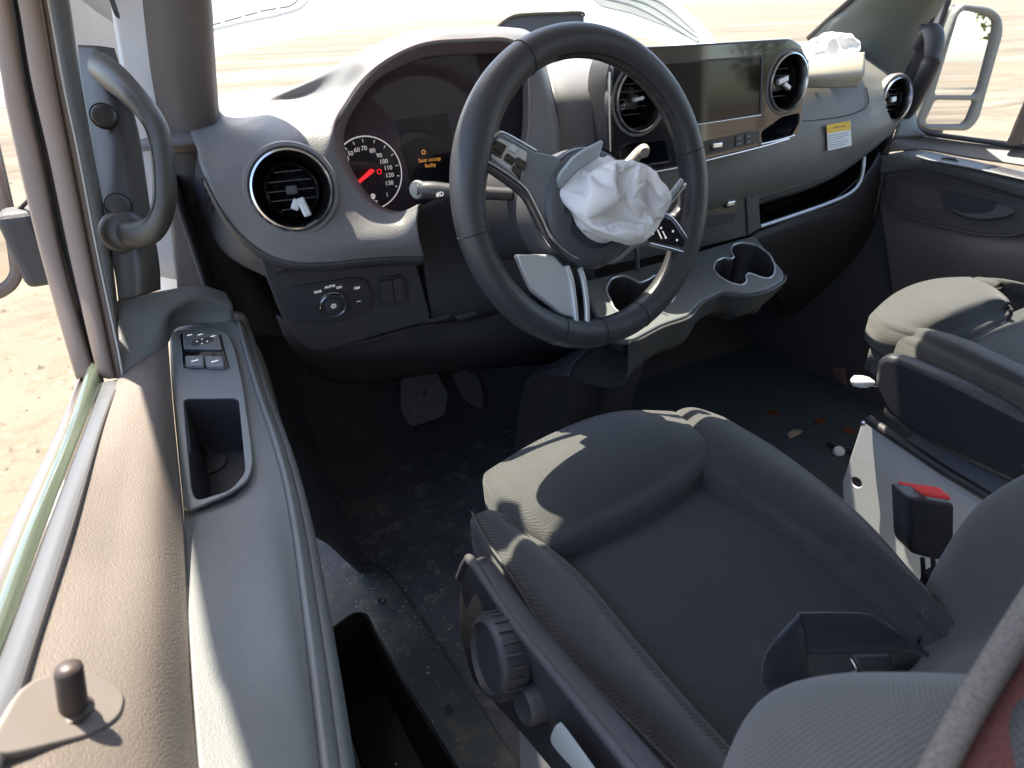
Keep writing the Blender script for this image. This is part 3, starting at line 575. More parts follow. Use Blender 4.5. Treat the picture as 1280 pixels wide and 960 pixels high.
for pp in ([(433, 354), (457, 350), (460, 368), (436, 371)], [(436, 375), (461, 371), (462, 384), (440, 387)]):
    plate('panel_button', KF, [rpoly(KF.poly(pp, .005), .003)], .0055, .002, mat('panel_button_plastic', (.04, .04, .046), .4), kp, bev=.0006)
for u, v, t in ((446, 360, 'O#'), (448.5, 376.5, '—')):
    a, b = KF.px(u, v, .006); text(t, KF, a, b, .006, .006, M_whi, kp, 'symbol')
bl = plate('blank_bezel', KF, [rpoly(KF.poly([(471, 349), (502, 343), (509, 353), (511, 376), (505, 380), (480, 383), (474, 378)], .002), .004)], .003, .005, M_blk, kp, bev=.001)
for pp in ([(475, 352), (490, 349), (493, 378), (479, 379)], [(491, 349), (503, 346), (507, 374), (494, 377.5)]):
    plate('blank_switch', KF, [rpoly(KF.poly(pp, .005), .002)], .006, .003, mat('blank_switch_plastic', (.05, .048, .055), .38), kp, bev=.001)
# black panel under the column
grid('column_panel', [[P(518, 262, y=.85), P(580, 240, y=.87), P(680, 235, y=.88), P(740, 235, y=.88)], [P(528, 320, y=.86), P(585, 320, y=.87), P(660, 320, y=.88), P(740, 320, y=.88)], [P(540, 398, y=.87), P(590, 392, y=.88), P(660, 375, y=.89), P(750, 365, y=.89)], [P(545, 404, y=.93), P(600, 400, y=.94), P(670, 385, y=.95), P(760, 375, y=.95)]], M_blk, db, nu=30, nv=30, thick=.004)
for q in ([(527, 404), (565, 397), (566, 402), (530, 409)], [(572, 400), (598, 393), (600, 397), (575, 405)]):
    plate('panel_tab', KF, [rpoly(KF.poly(q), .002)], -.008, .01, M_padd, db)
grid('lower_panel', [[P(345, 395, y=.88), P(420, 432, y=.885), P(540, 405, y=.90), P(700, 385, y=.92), P(780, 400, y=.92)], [P(360, 430, y=.92), P(430, 452, y=.93), P(550, 440, y=.94), P(690, 430, y=.96), P(790, 430, y=.95)], [P(390, 470, y=1.1), P(450, 480, y=1.12), P(560, 465, y=1.12), P(690, 455, y=1.12), P(790, 450, y=1.12)]], M_deep, db, nu=30, nv=16, thick=.004)
# top of the dashboard up to the glass
xs = [-.46, -.3, 0, .2, .4, .7, 1.0, 1.24]
grid('dash_top', [[V(x, 1.0, .85 - .05 * (x > 1.1)) for x in xs], [V(x, 1.12, .885 - .03 * (abs(x - .4) > .7)) for x in xs], [V(x, 1.25, .885 - .02 * (abs(x - .4) > .7)) for x in xs], [V(x, 1.44 - .15 * ((x - .4) / .84) ** 2, .845) for x in xs]], M_pad, db, nu=80, nv=20, thick=.006)
# face between the hood and the centre panel
pgrid('middle_face', [[(672, 66, 1.1), (730, 60, 1.1), (800, 58, 1.1)], [(680, 78, .99), (720, 78, .97), (800, 75, .97)], [(690, 110, .90), (722, 112, .89), (800, 110, .90)], [(698, 160, .875), (730, 165, .87), (800, 165, .88)], [(690, 250, .86), (740, 250, .86), (800, 250, .87)]], M_pad, db, nu=24, nv=40)
# stitched box on the dash top
BX = Fr(P(675, 35, y=1.16), (1, .0, 0), (0, .35, .94))
bo = plate('top_compartment', BX, [rpoly(BX.poly([(618, 60), (622, 32), (640, 20), (660, 17), (726, 15), (731, 20), (731, 60)]), .008)], 0, .05, mat('compartment_plastic', (.075, .08, .09), .5, var=.08), db, bev=.004)
tube('stitched_edge', [BX.pw(u, v, .002) for u, v in ((620, 40), (624, 31), (640, 20.5), (660, 17.5), (700, 16), (726, 15.5), (731, 20))], .0028, mat('compartment_edge', (.12, .105, .085), .8, grain=(300, .8)), db, n=8, m=40)
# centre panel
CF = Fr(P(895, 120, y=.83), (1, 0, 0), (0, .09, .996))
def circ(u, v, r, c=0): a, b = CF.px(u, v, c); return ell(a, b, r, r, 56)
cpo = CF.poly([(762, 95), (770, 66), (795, 59), (830, 57.5), (988, 48), (1003, 60), (1005, 80), (1000, 150), (988, 172), (950, 184), (877, 202), (763, 222)])
pkr = CF.poly([(950, 166), (975, 148), (996, 143), (994, 167), (951, 178)])
pkl = CF.poly([(775, 186), (785, 180), (830, 176), (836, 200), (776, 209)])
cp = plate('centre_panel', CF, [rpoly(cpo, .014), circ(799, 124, .0485), circ(984, 103, .0485), rpoly(pkr, .004), rpoly(pkl, .004)], .004, .012, M_gloss, db, bev=.003)
vent('centre_vent', 799, 124, .828, .0465, CF.N, knob=[(.004, .0, .1, .006, .02)])
vent('centre_vent', 984, 103, .828, .0465, CF.N, knob=[(-.004, .004, .25, .010, .026), (.008, -.006, -.5, .008, .02)])
plate('centre_panel_shell', CF, [rpoly([tuple(np.array(q) * 1.0) for q in cpo], .014), circ(799, 124, .05), circ(984, 103, .05), rpoly(pkr, .004), rpoly(pkl, .004)], -.009, .05, M_padd, db, bev=.002)
plate('display', CF, [rpoly(CF.poly([(829, 80), (951, 71.5), (949.5, 142), (838, 159)], .006), .002)], .0055, .003, M_scr, cp, bev=.0006)
plate('display_bezel', CF, [CF.poly([(826, 78), (953, 69.5), (951.5, 143.5), (836, 161)], .005), CF.poly([(829, 80.5), (951, 72), (949.5, 141.5), (838, 158.5)], .005)], .0065, .002, M_blk, cp, bev=.0003)
tube('display_trim', [CF.pw(838, 161, .0062), CF.pw(890, 153, .0062), CF.pw(951, 143.8, .0062)], .0011, M_chr, cp, n=8, m=12)
tube('panel_trim', [CF.pw(u, v, .006) for u, v in ((766, 222), (830, 213), (877, 202), (950, 184), (986, 173.5))], .0022, M_chr, cp, n=8, m=40)
tube('panel_trim', [CF.pw(u, v, .005) for u, v in ((762, 90), (761.5, 130), (762.5, 190), (763, 215))], .0016, M_chr, cp, n=8, m=20)
for q, bt in ((pkr, .05), (pkl, .05)):
    rq = rpoly(q, .004); ce = np.mean(rq, 0)
    loft('storage_pocket', [[CF.w(*(ce + (np.array(k) - ce) * f), c) for k in rq] for f, c in ((1, .0), (.95, -.04), (.9, -.045), (.01, -.045))], mat('pocket_blue_black', (.012, .018, .03), .3), cp, raw=True, cap=False)
tube('pocket_trim', [CF.pw(951, 180, .006), CF.pw(975, 174.5, .006), CF.pw(993, 169, .006)], .0016, M_chr, cp, n=8, m=10)
plate('button_row', CF, [rpoly(CF.poly([(866, 180), (930, 166), (949, 163), (949, 178), (877, 196), (868, 196)], .005), .003)], .0065, .003, mat('button_row_plastic', (.05, .048, .045), .5), cp, bev=.001)
for k, (u, v) in enumerate(((924, 173), (924, 179.5), (936, 170.5), (936, 177))):
    a, b = CF.px(u, v, .008); plate('panel_button', CF, [rpoly([(a - .008, b - .0042), (a + .008, b - .0042), (a + .008, b + .0042), (a - .008, b + .0042)], .0015)], .0082, .002, mat('dark_button', (.06, .058, .055), .45), cp, bev=.0005)
    plate('symbol', CF, [[(a - .003, b - .001), (a + .003, b - .001), (a + .003, b + .001), (a - .003, b + .001)]], .0085, .0004, M_ink, cp, bev=.0001)
def rocker(F, u, v, c, w_, h_, parent):
    a, b = F.px(u, v, c); rbox('rocker_switch', F.w(a, b + h_ * .15, c + .003), (w_, h_, .008), M_chr, parent, axes=[F.R, F.U, F.N], bevel=.002)
    rbox('rocker_switch', F.w(a, b - h_ * .55, c + .001), (w_ * .8, h_ * .5, .006), M_padd, parent, axes=[F.R, F.U, F.N], bevel=.001)
rocker(CF, 894, 182.5, .006, .022, .009, cp)
text('—', CF, *CF.px(894, 190, .008), .0075, .008, M_ink, cp, 'symbol')
# passenger pad
PVu = (1120, 124)
PC = [
 [(800, 100, 1.1), (800, 130, 1.0), (800, 150, .93), (800, 180, .885), (805, 232, .86), (810, 262, .868), (812, 284, .895)],
 [(870, 70, 1.1), (870, 90, 1.0), (870, 120, .93), (870, 160, .885), (874, 222, .865), (878, 252, .87), (880, 272, .895)],
 [(950, 60, 1.12), (950, 80, 1.0), (950, 110, .93), (950, 150, .89), (952, 200, .87), (955, 228, .875), (958, 247, .90)],
 [(1003, 52, 1.12), (1004, 78, .99), (1005, 108, .93), (1006, 145, .90), (1008, 180, .885), (1010, 210, .885), (1014, 230, .905)],
 [(1055, 56, 1.14), (1056, 80, 1.0), (1055, 108, .945), (1053, 145, .915), (1052, 172, .90), (1052, 192, .90), (1054, 211, .915)],
 [(1085, 72, 1.14), (1088, 86, 1.01), (1090, 108, .96), (1090, 138, .93), (1089, 158, .915), (1089, 172, .915), (1091, 184, .93)],
 [(1105, 86, 1.12), (1110, 93, 1.03), (1118, 106, .985), (1124, 126, .965), (1120, 145, .95), (1114, 157, .945), (1110, 168, .955)],
 [(1118, 92, 1.12), (1124, 98, 1.07), (1133, 108, 1.03), (1137, 124, 1.01), (1134, 142, 1.0), (1126, 154, .99), (1118, 164, .99)]]
pvo = P(*PVu, y=.955); pva = nrm(V(-.1, -.97, .15))
grid('passenger_pad', [[P(*c[k][:2], y=c[k][2]) for c in PC] for k in range(7)], mat('passenger_pad_plastic', (.13, .13, .12), .5, grain=(500, .35), var=.1), db, nu=130, nv=70, thick=.004, cut=[(pvo, pva, .0485)])
PL0 = [P(*c[6][:2], y=c[6][2]) for c in PC]
grid('passenger_lip', [PL0, [p + V(0, .02, -.015) for p in PL0], [p + V(0, .12, -.015) for p in PL0]], mat('lip_brown_black', (.05, .046, .043), .6, grain=(420, .3)), db, nu=50, nv=10, thick=.003)
vent('side_vent', *PVu, .955, .046, pva, knob=[(0, 0, .1, .012, .016)])
grid('dash_end', [[V(1.19, .985, .80), V(1.21, 1.1, .83), V(1.22, 1.3, .85)], [V(1.19, .98, .68), V(1.21, 1.1, .68), V(1.22, 1.3, .68)], [V(1.2, .97, .5), V(1.21, 1.1, .45), V(1.22, 1.3, .4)]], M_blk, db, nu=10, nv=10)
# cover of the airbag compartment: seam, open flap
tube('cover_seam', [P(u, v, y=y - .0015) for u, v, y in ((1003, 150, .898), (1010, 151, .899), (1050, 146, .912), (1075, 139, .922), (1085, 130, .932), (1084, 115, .945), (1080, 100, .97))], .0012, M_seal, db, n=6, m=40)
pgrid('airbag_flap', [[(1013, 69, .95), (1045, 67.5, .955), (1081, 65, .96)], [(1011, 84, .905), (1045, 82, .91), (1081, 80, .92)], [(1008, 97, .885), (1045, 95, .892), (1080, 94, .905)], [(1003, 110.5, .895), (1042, 110, .90), (1073, 109, .918)]], mat('flap_plastic', (.3, .275, .22), .55, grain=(420, .3)), db, nu=20, nv=20, thick=.005)
LFo = P(1049, 170, y=.899); LF = Fr(LFo, P(1064, 166, y=.906) - P(1033, 172, y=.893), P(1048, 152, y=.909) - P(1048, 188, y=.897))
lb = plate('warning_label', LF, [LF.poly([(1033, 156), (1062.5, 151), (1064, 182), (1034.5, 188.5)], .003)], .004, .0008, M_lab, db, bev=.0001)
plate('label_header', LF, [LF.poly([(1033, 156), (1062.5, 151), (1063, 162), (1033.5, 167)], .004)], .0046, .0006, M_yel, lb, bev=.0001)
for k in range(6): plate('label_line', LF, [LF.poly([(1036, 169.6 + k * 2.9), (1060 - 4 * (k % 3 == 2), 165.6 + k * 2.9), (1060 - 4 * (k % 3 == 2), 166.5 + k * 2.9), (1036, 170.5 + k * 2.9)], .004)], .0046, .0006, M_ink, lb, bev=.0001)
plate('label_line', LF, [LF.poly([(1041, 159), (1057, 156.3), (1057, 158), (1041, 160.7)], .004)], .005, .0006, mat('label_brown', (.4, .2, .02), .6), lb, bev=.0001)
# lower centre switch unit
SF = Fr(P(905, 275, y=.89), (1, 0, 0), (0, -.06, .998))
su = plate('lower_switch_unit', SF, [rpoly(SF.poly([(700, 285), (800, 265), (932, 238), (948, 236), (951, 285), (936, 294), (880, 308), (700, 345)]), .004)], 0, .01, mat('unit_grey', (.095, .097, .094), .55, grain=(500, .3)), db)
plate('switch_face', SF, [rpoly(SF.poly([(840, 258), (924, 241), (922, 262), (917, 268), (840, 287)], .002), .003)], .003, .004, M_gloss, su)
plate('switch_blank', SF, [rpoly(SF.poly([(850, 271), (921, 264.5), (917, 276), (905, 280), (850, 290)], .004), .003)], .0045, .003, mat('blank_grey', (.055, .054, .052), .45), su)
rocker(SF, 911, 254.5, .005, .022, .010, su)
tube('switch_trim', [SF.pw(840, 258, .005), SF.pw(924, 241, .005)], .0012, M_chr, su, n=6)
tube('unit_joint', [SF.pw(932, 242, .002), SF.pw(935, 293, .002)], .0018, M_seal, su, n=6)
# open shelf on the passenger side
grid('shelf', [[P(948, 240, y=.92), P(1010, 226, y=.93), P(1085, 190, y=.95)], [P(952, 245, y=1.1), P(1012, 232, y=1.1), P(1080, 205, y=1.1)], [P(955, 270, y=1.1), P(1015, 250, y=1.1), P(1080, 225, y=1.1)], [P(952, 283, y=.905), P(1030, 256, y=.915), P(1078, 218, y=.945)]], mat('shelf_black', (.01, .008, .009), .7), db, nu=20, nv=30)
tube('shelf_trim', [P(u, v, y=y) for u, v, y in ((950, 283, .895), (985, 271.5, .90), (1030, 256, .91), (1058, 244, .92), (1072, 232, .93), (1078, 216, .94), (1080, 196, .95))], .0045, M_sil, db, n=10, m=50)
grid('glovebox_front', [[P(940, 293, y=.90), P(1000, 270, y=.905), P(1055, 250, y=.92), P(1085, 215, y=.95), P(1100, 190, y=.98)], [P(940, 310, y=.90), P(1000, 290, y=.91), P(1060, 275, y=.93), P(1092, 250, y=.97), P(1108, 225, y=1.0)], [P(960, 345, y=.98), P(1015, 330, y=.99), P(1070, 320, y=1.0), P(1105, 305, y=1.02), P(1120, 290, y=1.05)], [P(975, 395, y=1.12), P(1030, 385, y=1.12), P(1080, 380, y=1.12), P(1110, 370, y=1.12), P(1125, 360, y=1.12)]], mat('glovebox_black', (.022, .02, .02), .6, grain=(420, .3), var=.2), db, nu=40, nv=30)

# ------------------------------------------------------------------ centre console with cup holders
co = thing('cup_holder_console', (.35, .8, .4), 'grey centre console shelf with double cup holders below the switches', 'console')
TF = Fr(P(900, 345, z=.575), (1, 0, 0), (0, 1, .10))
tro = TF.poly([(726, 352), (794, 336), (877, 313), (943, 294), (980, 340), (980, 349), (960, 361), (934, 367), (906, 362), (877, 375), (860, 394), (827, 405), (790, 425), (760, 420)])
def tell(u, v, ra, rb, rot=0):
    a, b = TF.px(u, v); return [(a + ra * math.cos(t) * math.cos(rot) - rb * math.sin(t) * math.sin(rot), b + ra * math.cos(t) * math.sin(rot) + rb * math.sin(t) * math.cos(rot)) for t in np.linspace(0, 2 * math.pi, 40, endpoint=False)]
cupR = rpoly(TF.poly([(891, 337), (895, 326), (906, 322), (913, 324), (918, 322), (913, 313), (916, 306), (928, 303), (945, 306), (962, 318), (969, 333), (968, 344), (960, 349), (948, 346), (936, 341), (932, 345), (934, 352), (928, 357), (915, 355), (900, 347)]), .012, 6)
cupL = rpoly(TF.poly([(757, 362), (764, 348), (780, 344), (793, 350), (800, 354), (812, 349), (818, 344), (835, 346), (846, 362), (842, 376), (825, 384), (806, 380), (797, 390), (784, 397), (768, 387)]), .012, 6)
plate('tray', TF, [rpoly(tro, .012), cupR, cupL], 0, .012, M_tray, co, bev=.003)
for q in (cupR, cupL):
    ce = np.mean(q, 0); loft('cup_well', [[TF.w(*(ce + (np.array(k) - ce) * f), c) for k in q] for f, c in ((1.0, -.004), (.97, -.05), (.9, -.075), (.85, -.08), (.01, -.08))], M_blk, co, raw=True, cap=False)
    tube('cup_rim', [TF.w(*k, .0005) for k in q], .0016, M_sil, co, n=6, closed=True)
ftop = [TF.pw(u, v, -.004) for u, v in ((981, 343), (979, 351), (960, 362.5), (934, 368.5), (906, 363.5), (877, 377), (860, 396), (827, 408), (800, 422), (785, 426))]
fdn = [V(.0, .02, -.03), V(0, .02, -.03), V(0, .015, -.035), V(0, .01, -.04), V(0, .01, -.04), V(0, .01, -.04), V(0, .01, -.05), V(0, .01, -.05), V(0, .01, -.06), V(0, .0, -.07)]
grid('console_front', [ftop, [p + d for p, d in zip(ftop, fdn)], [p + d * 1.5 + V(0, .05, -.005) for p, d in zip(ftop, fdn)], [p + d * 1.7 + V(0, .16, -.03) for p, d in zip(ftop, fdn)]], mat('console_front_plastic', (.045, .044, .042), .5, grain=(500, .3)), co, nu=80, nv=30)
grid('console_leg', [[p + d * 1.6 + V(0, .15, -.03) for p, d in zip(ftop, fdn)], [p + V(0, .32, -.25) for p in ftop], [p + V(0, .40, -.575) for p in ftop]], M_deep, co, nu=50, nv=16)
tube('console_joint', [p + d + V(0, -.001, .0) for p, d in zip(ftop, fdn)], .001, M_seal, co, n=6, m=60)
# small dark charger sitting in the driver side cup holder
ch = thing('phone_charger', TF.pw(790, 378, -.07), 'black charger with chrome collar sitting in the left cup holder', 'charger')
cq = TF.pw(790, 382, -.07)
lathe('plug', [(.016, 0), (.017, .006), (.013, .012), (.011, .035), (.007, .04), (.0005, .041)], cq, (0, 0, 1), M_gloss, ch, cap=True, n=24)
lathe('collar', [(.0165, .003), (.0185, .006), (.0165, .009)], cq, (0, 0, 1), M_chr, ch, n=24)
tube('cable', [cq + V(0, 0, .04), cq + V(.004, 0, .075), cq + V(.01, .02, .11), cq + V(.0, .06, .14)], .0045, M_blk, ch, n=10, m=24)

# ------------------------------------------------------------------ steering wheel
WC = V(.020, .631, .800); tau = R(17)
Nw = nrm(V(.05, -math.cos(tau), math.sin(tau))); Uw = nrm(V(0, 0, 1) - Nw * Nw[2]); Rw = np.cross(Uw, Nw)
WF = Fr(WC, Rw, Uw)
sw = thing('steering_wheel', WC, 'black leather steering wheel with silver spokes and a burst airbag hub', 'steering wheel')
def ang(u, v): a, b = WF.px(u, v); return math.atan2(b, a)
aL, aR, aB = ang(600, 190), ang(872, 290), ang(725, 425)
def rimr(t):
    r = .0188
    for c, k, w_ in ((aL, .0035, .28), (aR, .003, .3), (ang(610, 110), .0015, .3)):
        d = (t - c + math.pi) % (2 * math.pi) - math.pi; r += k * math.exp(-(d / w_) ** 2)
    return r
RR = .176
S = []
for t in np.linspace(0, 2 * math.pi, 160, endpoint=False):
    d = math.cos(t) * WF.R + math.sin(t) * WF.U; r = rimr(t)
    S.append([WC + d * (RR - (r - .0165) * .9) + r * math.cos(q) * d + r * .98 * math.sin(q) * WF.N for q in np.linspace(0, 2 * math.pi, 24, endpoint=False)])
S.append(S[0])
rim = loft('rim', S, M_lea, sw, raw=True, cap=False)
for (u, v) in ((655, 72), (868, 186), (585, 295), (700, 412), (750, 418), (800, 395)):
    t = ang(u, v); d = math.cos(t) * WF.R + math.sin(t) * WF.U; tt = -math.sin(t) * WF.R + math.cos(t) * WF.U; r = rimr(t) + .0002
    tube('rim_seam', [WC + d * (RR - (rimr(t) - .0165) * .9) + r * (math.cos(q) * d + .98 * math.sin(q) * WF.N) for q in np.linspace(0, 2 * math.pi, 28, endpoint=False)], .0007, M_stc, rim, n=6, closed=True, ref=tuple(tt))
# cross stitching on the inner side of the rim, upper right
t0, t1 = ang(690, 60), ang(868, 275)
vs_, fs = [], []
for t in np.linspace(t0, t1, 74):
    for sgn in (-1, 1):
        b = len(vs_)
        for (dt, q) in ((-.010 * sgn, math.pi * .80), (.010 * sgn, math.pi * .98)):
            d = math.cos(t + dt) * WF.R + math.sin(t + dt) * WF.U; tt = -math.sin(t) * WF.R + math.cos(t) * WF.U; r = rimr(t) + .0009
            c = WC + d * (RR - (rimr(t) - .0165) * .9) + r * (math.cos(q) * d + math.sin(q) * WF.N)
            nn = math.cos(q) * d + math.sin(q) * WF.N
            for k in (-1, 1):
                for l in (-1, 0): vs_.append(c + tt * .00055 * k + nn * l * .0012)
        fs += [(b, b + 2, b + 6, b + 4), (b + 1, b, b + 4, b + 5), (b + 2, b + 3, b + 7, b + 6)]
obj('stitching', vs_, fs, M_stc, rim, smooth=False)
# chrome bottom clasp
S = []
for t in np.linspace(ang(697, 405), ang(748, 418), 14):
    d = math.cos(t) * WF.R + math.sin(t) * WF.U; r = .0172
    S.append([WC + d * RR + r * math.cos(q) * d + r * math.sin(q) * WF.N for q in np.linspace(0, 2 * math.pi, 24, endpoint=False)])
loft('bottom_clasp', S, mat('clasp_silver', (.2, .21, .23), .32, .7), sw, raw=True)
S = []
for t in np.linspace(ang(800, 395), ang(818, 385), 8):
    d = math.cos(t) * WF.R + math.sin(t) * WF.U; r = .0168
    S.append([WC + d * RR + r * math.cos(q) * d + r * math.sin(q) * WF.N for q in np.linspace(0, 2 * math.pi, 24, endpoint=False)])
# rim blends into the spokes
for (pp, c) in (([(598, 150), (612, 165), (626, 172), (612, 200), (598, 215), (590, 190)], .004), ([(862, 245), (868, 262), (868, 310), (858, 318), (846, 285), (842, 268), (852, 262)], .004)):
    plate('rim_root', WF, [rpoly(WF.poly(pp, c), .012)], c, .022, M_lea, sw, bev=.009)
# spokes
M_spk = mat('spoke_plastic', (.17, .18, .19), .38, var=.06)
plate('spoke', WF, [rpoly(WF.poly([(601, 190), (620, 168), (631, 167), (668, 189), (700, 195), (720, 240), (715, 300), (705, 318), (690, 306), (672, 270), (656, 238), (630, 222), (606, 205)], .012), .008)], .012, .012, M_spk, sw, bev=.004)
tube('spoke_trim', [WF.pw(u, v, .010) for u, v in ((606, 206), (632, 224), (655, 243), (668, 266), (682, 293), (700, 314), (722, 326), (745, 328), (766, 320), (784, 305))], .0042, M_dchr, sw, n=12, m=60, flat=1.3)
tube('spoke_trim', [WF.pw(u, v, .015) for u, v in ((600, 196), (602, 190), (619, 169), (628, 166), (648, 176), (670, 189))], .0016, M_chr, sw, n=8, m=30)
tube('spoke_trim', [WF.pw(u, v, .016) for u, v in ((603, 198), (632, 216), (652, 231), (662, 243), (676, 270), (688, 294), (703, 311), (722, 323), (742, 325))], .0015, M_chr, sw, n=8, m=40)
bp = plate('button_pad', WF, [rpoly(WF.poly([(608, 191), (624, 171), (660, 190), (652, 227)], .014), .004)], .0145, .004, mat('button_pad_silver', (.5, .5, .49), .35, .3), sw)
for pp in ([(614, 184), (621, 175), (634, 182), (628, 194)], [(611, 189), (614, 185), (628, 195), (627, 198)], [(630, 199), (634, 191), (645, 198), (641, 207)], [(643, 199), (648, 196), (659, 203), (656, 214), (647, 208)], [(640, 212), (643, 206), (653, 214), (651, 225)]):
    plate('rocker_button', WF, [rpoly(WF.poly(pp, .017), .0015)], .0172, .003, M_gloss, bp, bev=.0008)
for pp in ([(637, 183), (641, 179), (648, 184), (645, 192), (636, 187)], [(628, 201), (640, 209), (637, 212), (627, 203)]):
    plate('thumb_button', WF, [rpoly(WF.poly(pp, .017), .0015)], .0165, .003, M_sil, bp, bev=.0008)
# right spoke with black pad
plate('spoke', WF, [rpoly(WF.poly([(770, 300), (800, 292), (823, 262), (836, 268), (852, 284), (869, 314), (864, 319), (835, 312), (812, 306), (795, 310), (775, 328), (755, 332)], .012), .006)], .012, .012, M_spk, sw, bev=.004)
rp_ = plate('button_pad', WF, [rpoly(WF.poly([(806, 284), (823, 266), (840, 275), (863, 311), (812, 302)], .014), .003)], .0145, .004, M_gloss, sw)
tube('spoke_trim', [WF.pw(u, v, .0145) for u, v in ((826, 264), (841, 273), (855, 292), (867, 312), (863, 317), (840, 311), (812, 304))], .0014, M_chr, sw, n=8, m=40)
for (u, v) in ((817, 292), (827, 285), (833, 297), (842, 289), (847, 300)):
    a, b = WF.px(u, v, .016); plate('symbol', WF, [ell(a, b, .0016, .0016, 12)], .0152, .0006, M_whi, rp_, bev=.0002)
for pp in ([(822, 287), (823, 286.3), (828.5, 298), (827.3, 298.6)], [(828.5, 289), (829.5, 288.5), (833, 295.5), (832, 296)]):
    plate('symbol', WF, [WF.poly(pp, .016)], .0152, .0006, M_whi, rp_, bev=.0001)
# lower silver plates
plate('lower_spoke_panel', WF, [rpoly(WF.poly([(643, 318), (690, 318), (704, 332), (713, 360), (717, 398), (700, 393), (664, 365), (654, 345)], .0), .006)], .004, .01, M_sil, sw, bev=.003)
for pts in (((708, 332), (714, 352), (718, 380), (720, 402)), ((724, 334), (729, 350), (733, 378), (734, 406))):
    tube('lower_spoke', [WF.pw(u, v, .006) for u, v in pts], .0038, M_sil, sw, n=12, m=20)
# hub
hc = WF.pw(733, 262, .0)
hub = lathe('hub', [(.072, -.05), (.074, -.02), (.073, .004), (.069, .014), (.060, .020), (.048, .0215), (.047, .012), (.0005, .010)], hc, WF.N, mat('hub_plastic', (.07, .072, .08), .45, grain=(500, .25), var=.1), sw, n=64, cap=True)
lathe('hub_joint', [(.0735, .006), (.0748, .0075), (.0742, .010)], hc, WF.N, M_seal, sw, n=64)
grid('hub_flap', [[WF.pw(700, 236, .022), WF.pw(722, 214, .024), WF.pw(748, 198, .026)], [WF.pw(700, 222, .034), WF.pw(724, 202, .038), WF.pw(752, 186, .04)], [WF.pw(716, 200, .045), WF.pw(732, 189, .048), WF.pw(754, 178, .049)]], M_flap, sw, nu=16, nv=12, thick=.004)
fl_ = [WF.pw(782, 306, .02), WF.pw(805, 282, .025), WF.pw(835, 250, .03), WF.pw(850, 231, .035)]
grid('hub_flap', [fl_, [p + WF.N * .010 + WF.R * -.004 for p in fl_], [p + WF.N * .017 + WF.R * -.010 + WF.U * .006 for p in fl_]], M_flap, sw, nu=20, nv=8, thick=.005)
tube('flap_trim', [p + WF.N * .011 for p in fl_], .0018, M_chr, sw, n=8, m=20)
# column shroud and stalks
cs_ = []
for d_, ra, rb in ((.03, .05, .05), (.05, .066, .062), (.12, .072, .066), (.2, .075, .07), (.3, .075, .07)):
    o = WC - WF.N * d_ - V(0, 0, .008); cs_.append([o + ra * math.copysign(abs(math.cos(t)) ** .7, math.cos(t)) * WF.R + rb * math.copysign(abs(math.sin(t)) ** .7, math.sin(t)) * WF.U for t in np.linspace(0, 2 * math.pi, 36, endpoint=False)])
sc_ = thing('steering_column', WC - WF.N * .15, 'black steering column shroud with stalk behind the steering wheel', 'steering column')
loft('shroud', cs_, M_blk, sc_, raw=True)
s0, s1 = P(522, 237, s=.79), P(640, 243, s=.80)
tube('indicator_stalk', [s0, s0 * .85 + s1 * .15, s0 * .6 + s1 * .4, s1], [.011, .0125, .0105, .009], M_cream, sc_, n=16, m=20, flat=.9)
lathe('stalk_button', [(.0115, 0), (.0118, .004), (.010, .0075), (.0005, .008)], s0 + nrm(s0 - s1) * -.002, nrm(nrm(s0 - s1) + V(.2, -.9, .1)), mat('stalk_cap', (.2, .21, .21), .35), sc_, cap=True, n=24)
text('#D', Fr(P(550, 243, s=.776), (1, 0, 0), (0, .2, 1)), 0, 0, 0, .008, M_whi, sc_, 'symbol')
tube('gear_stalk', [WC - WF.N * .07 + WF.R * .05 + WF.U * -.01, WC - WF.N * .07 + WF.R * .075 + WF.U * -.0, P(800, 190, s=.86), P(806, 191, s=.85)], [.009, .0085, .008, .007], mat('gear_stalk_plastic', (.3, .27, .22), .45), sc_, n=12, m=24)
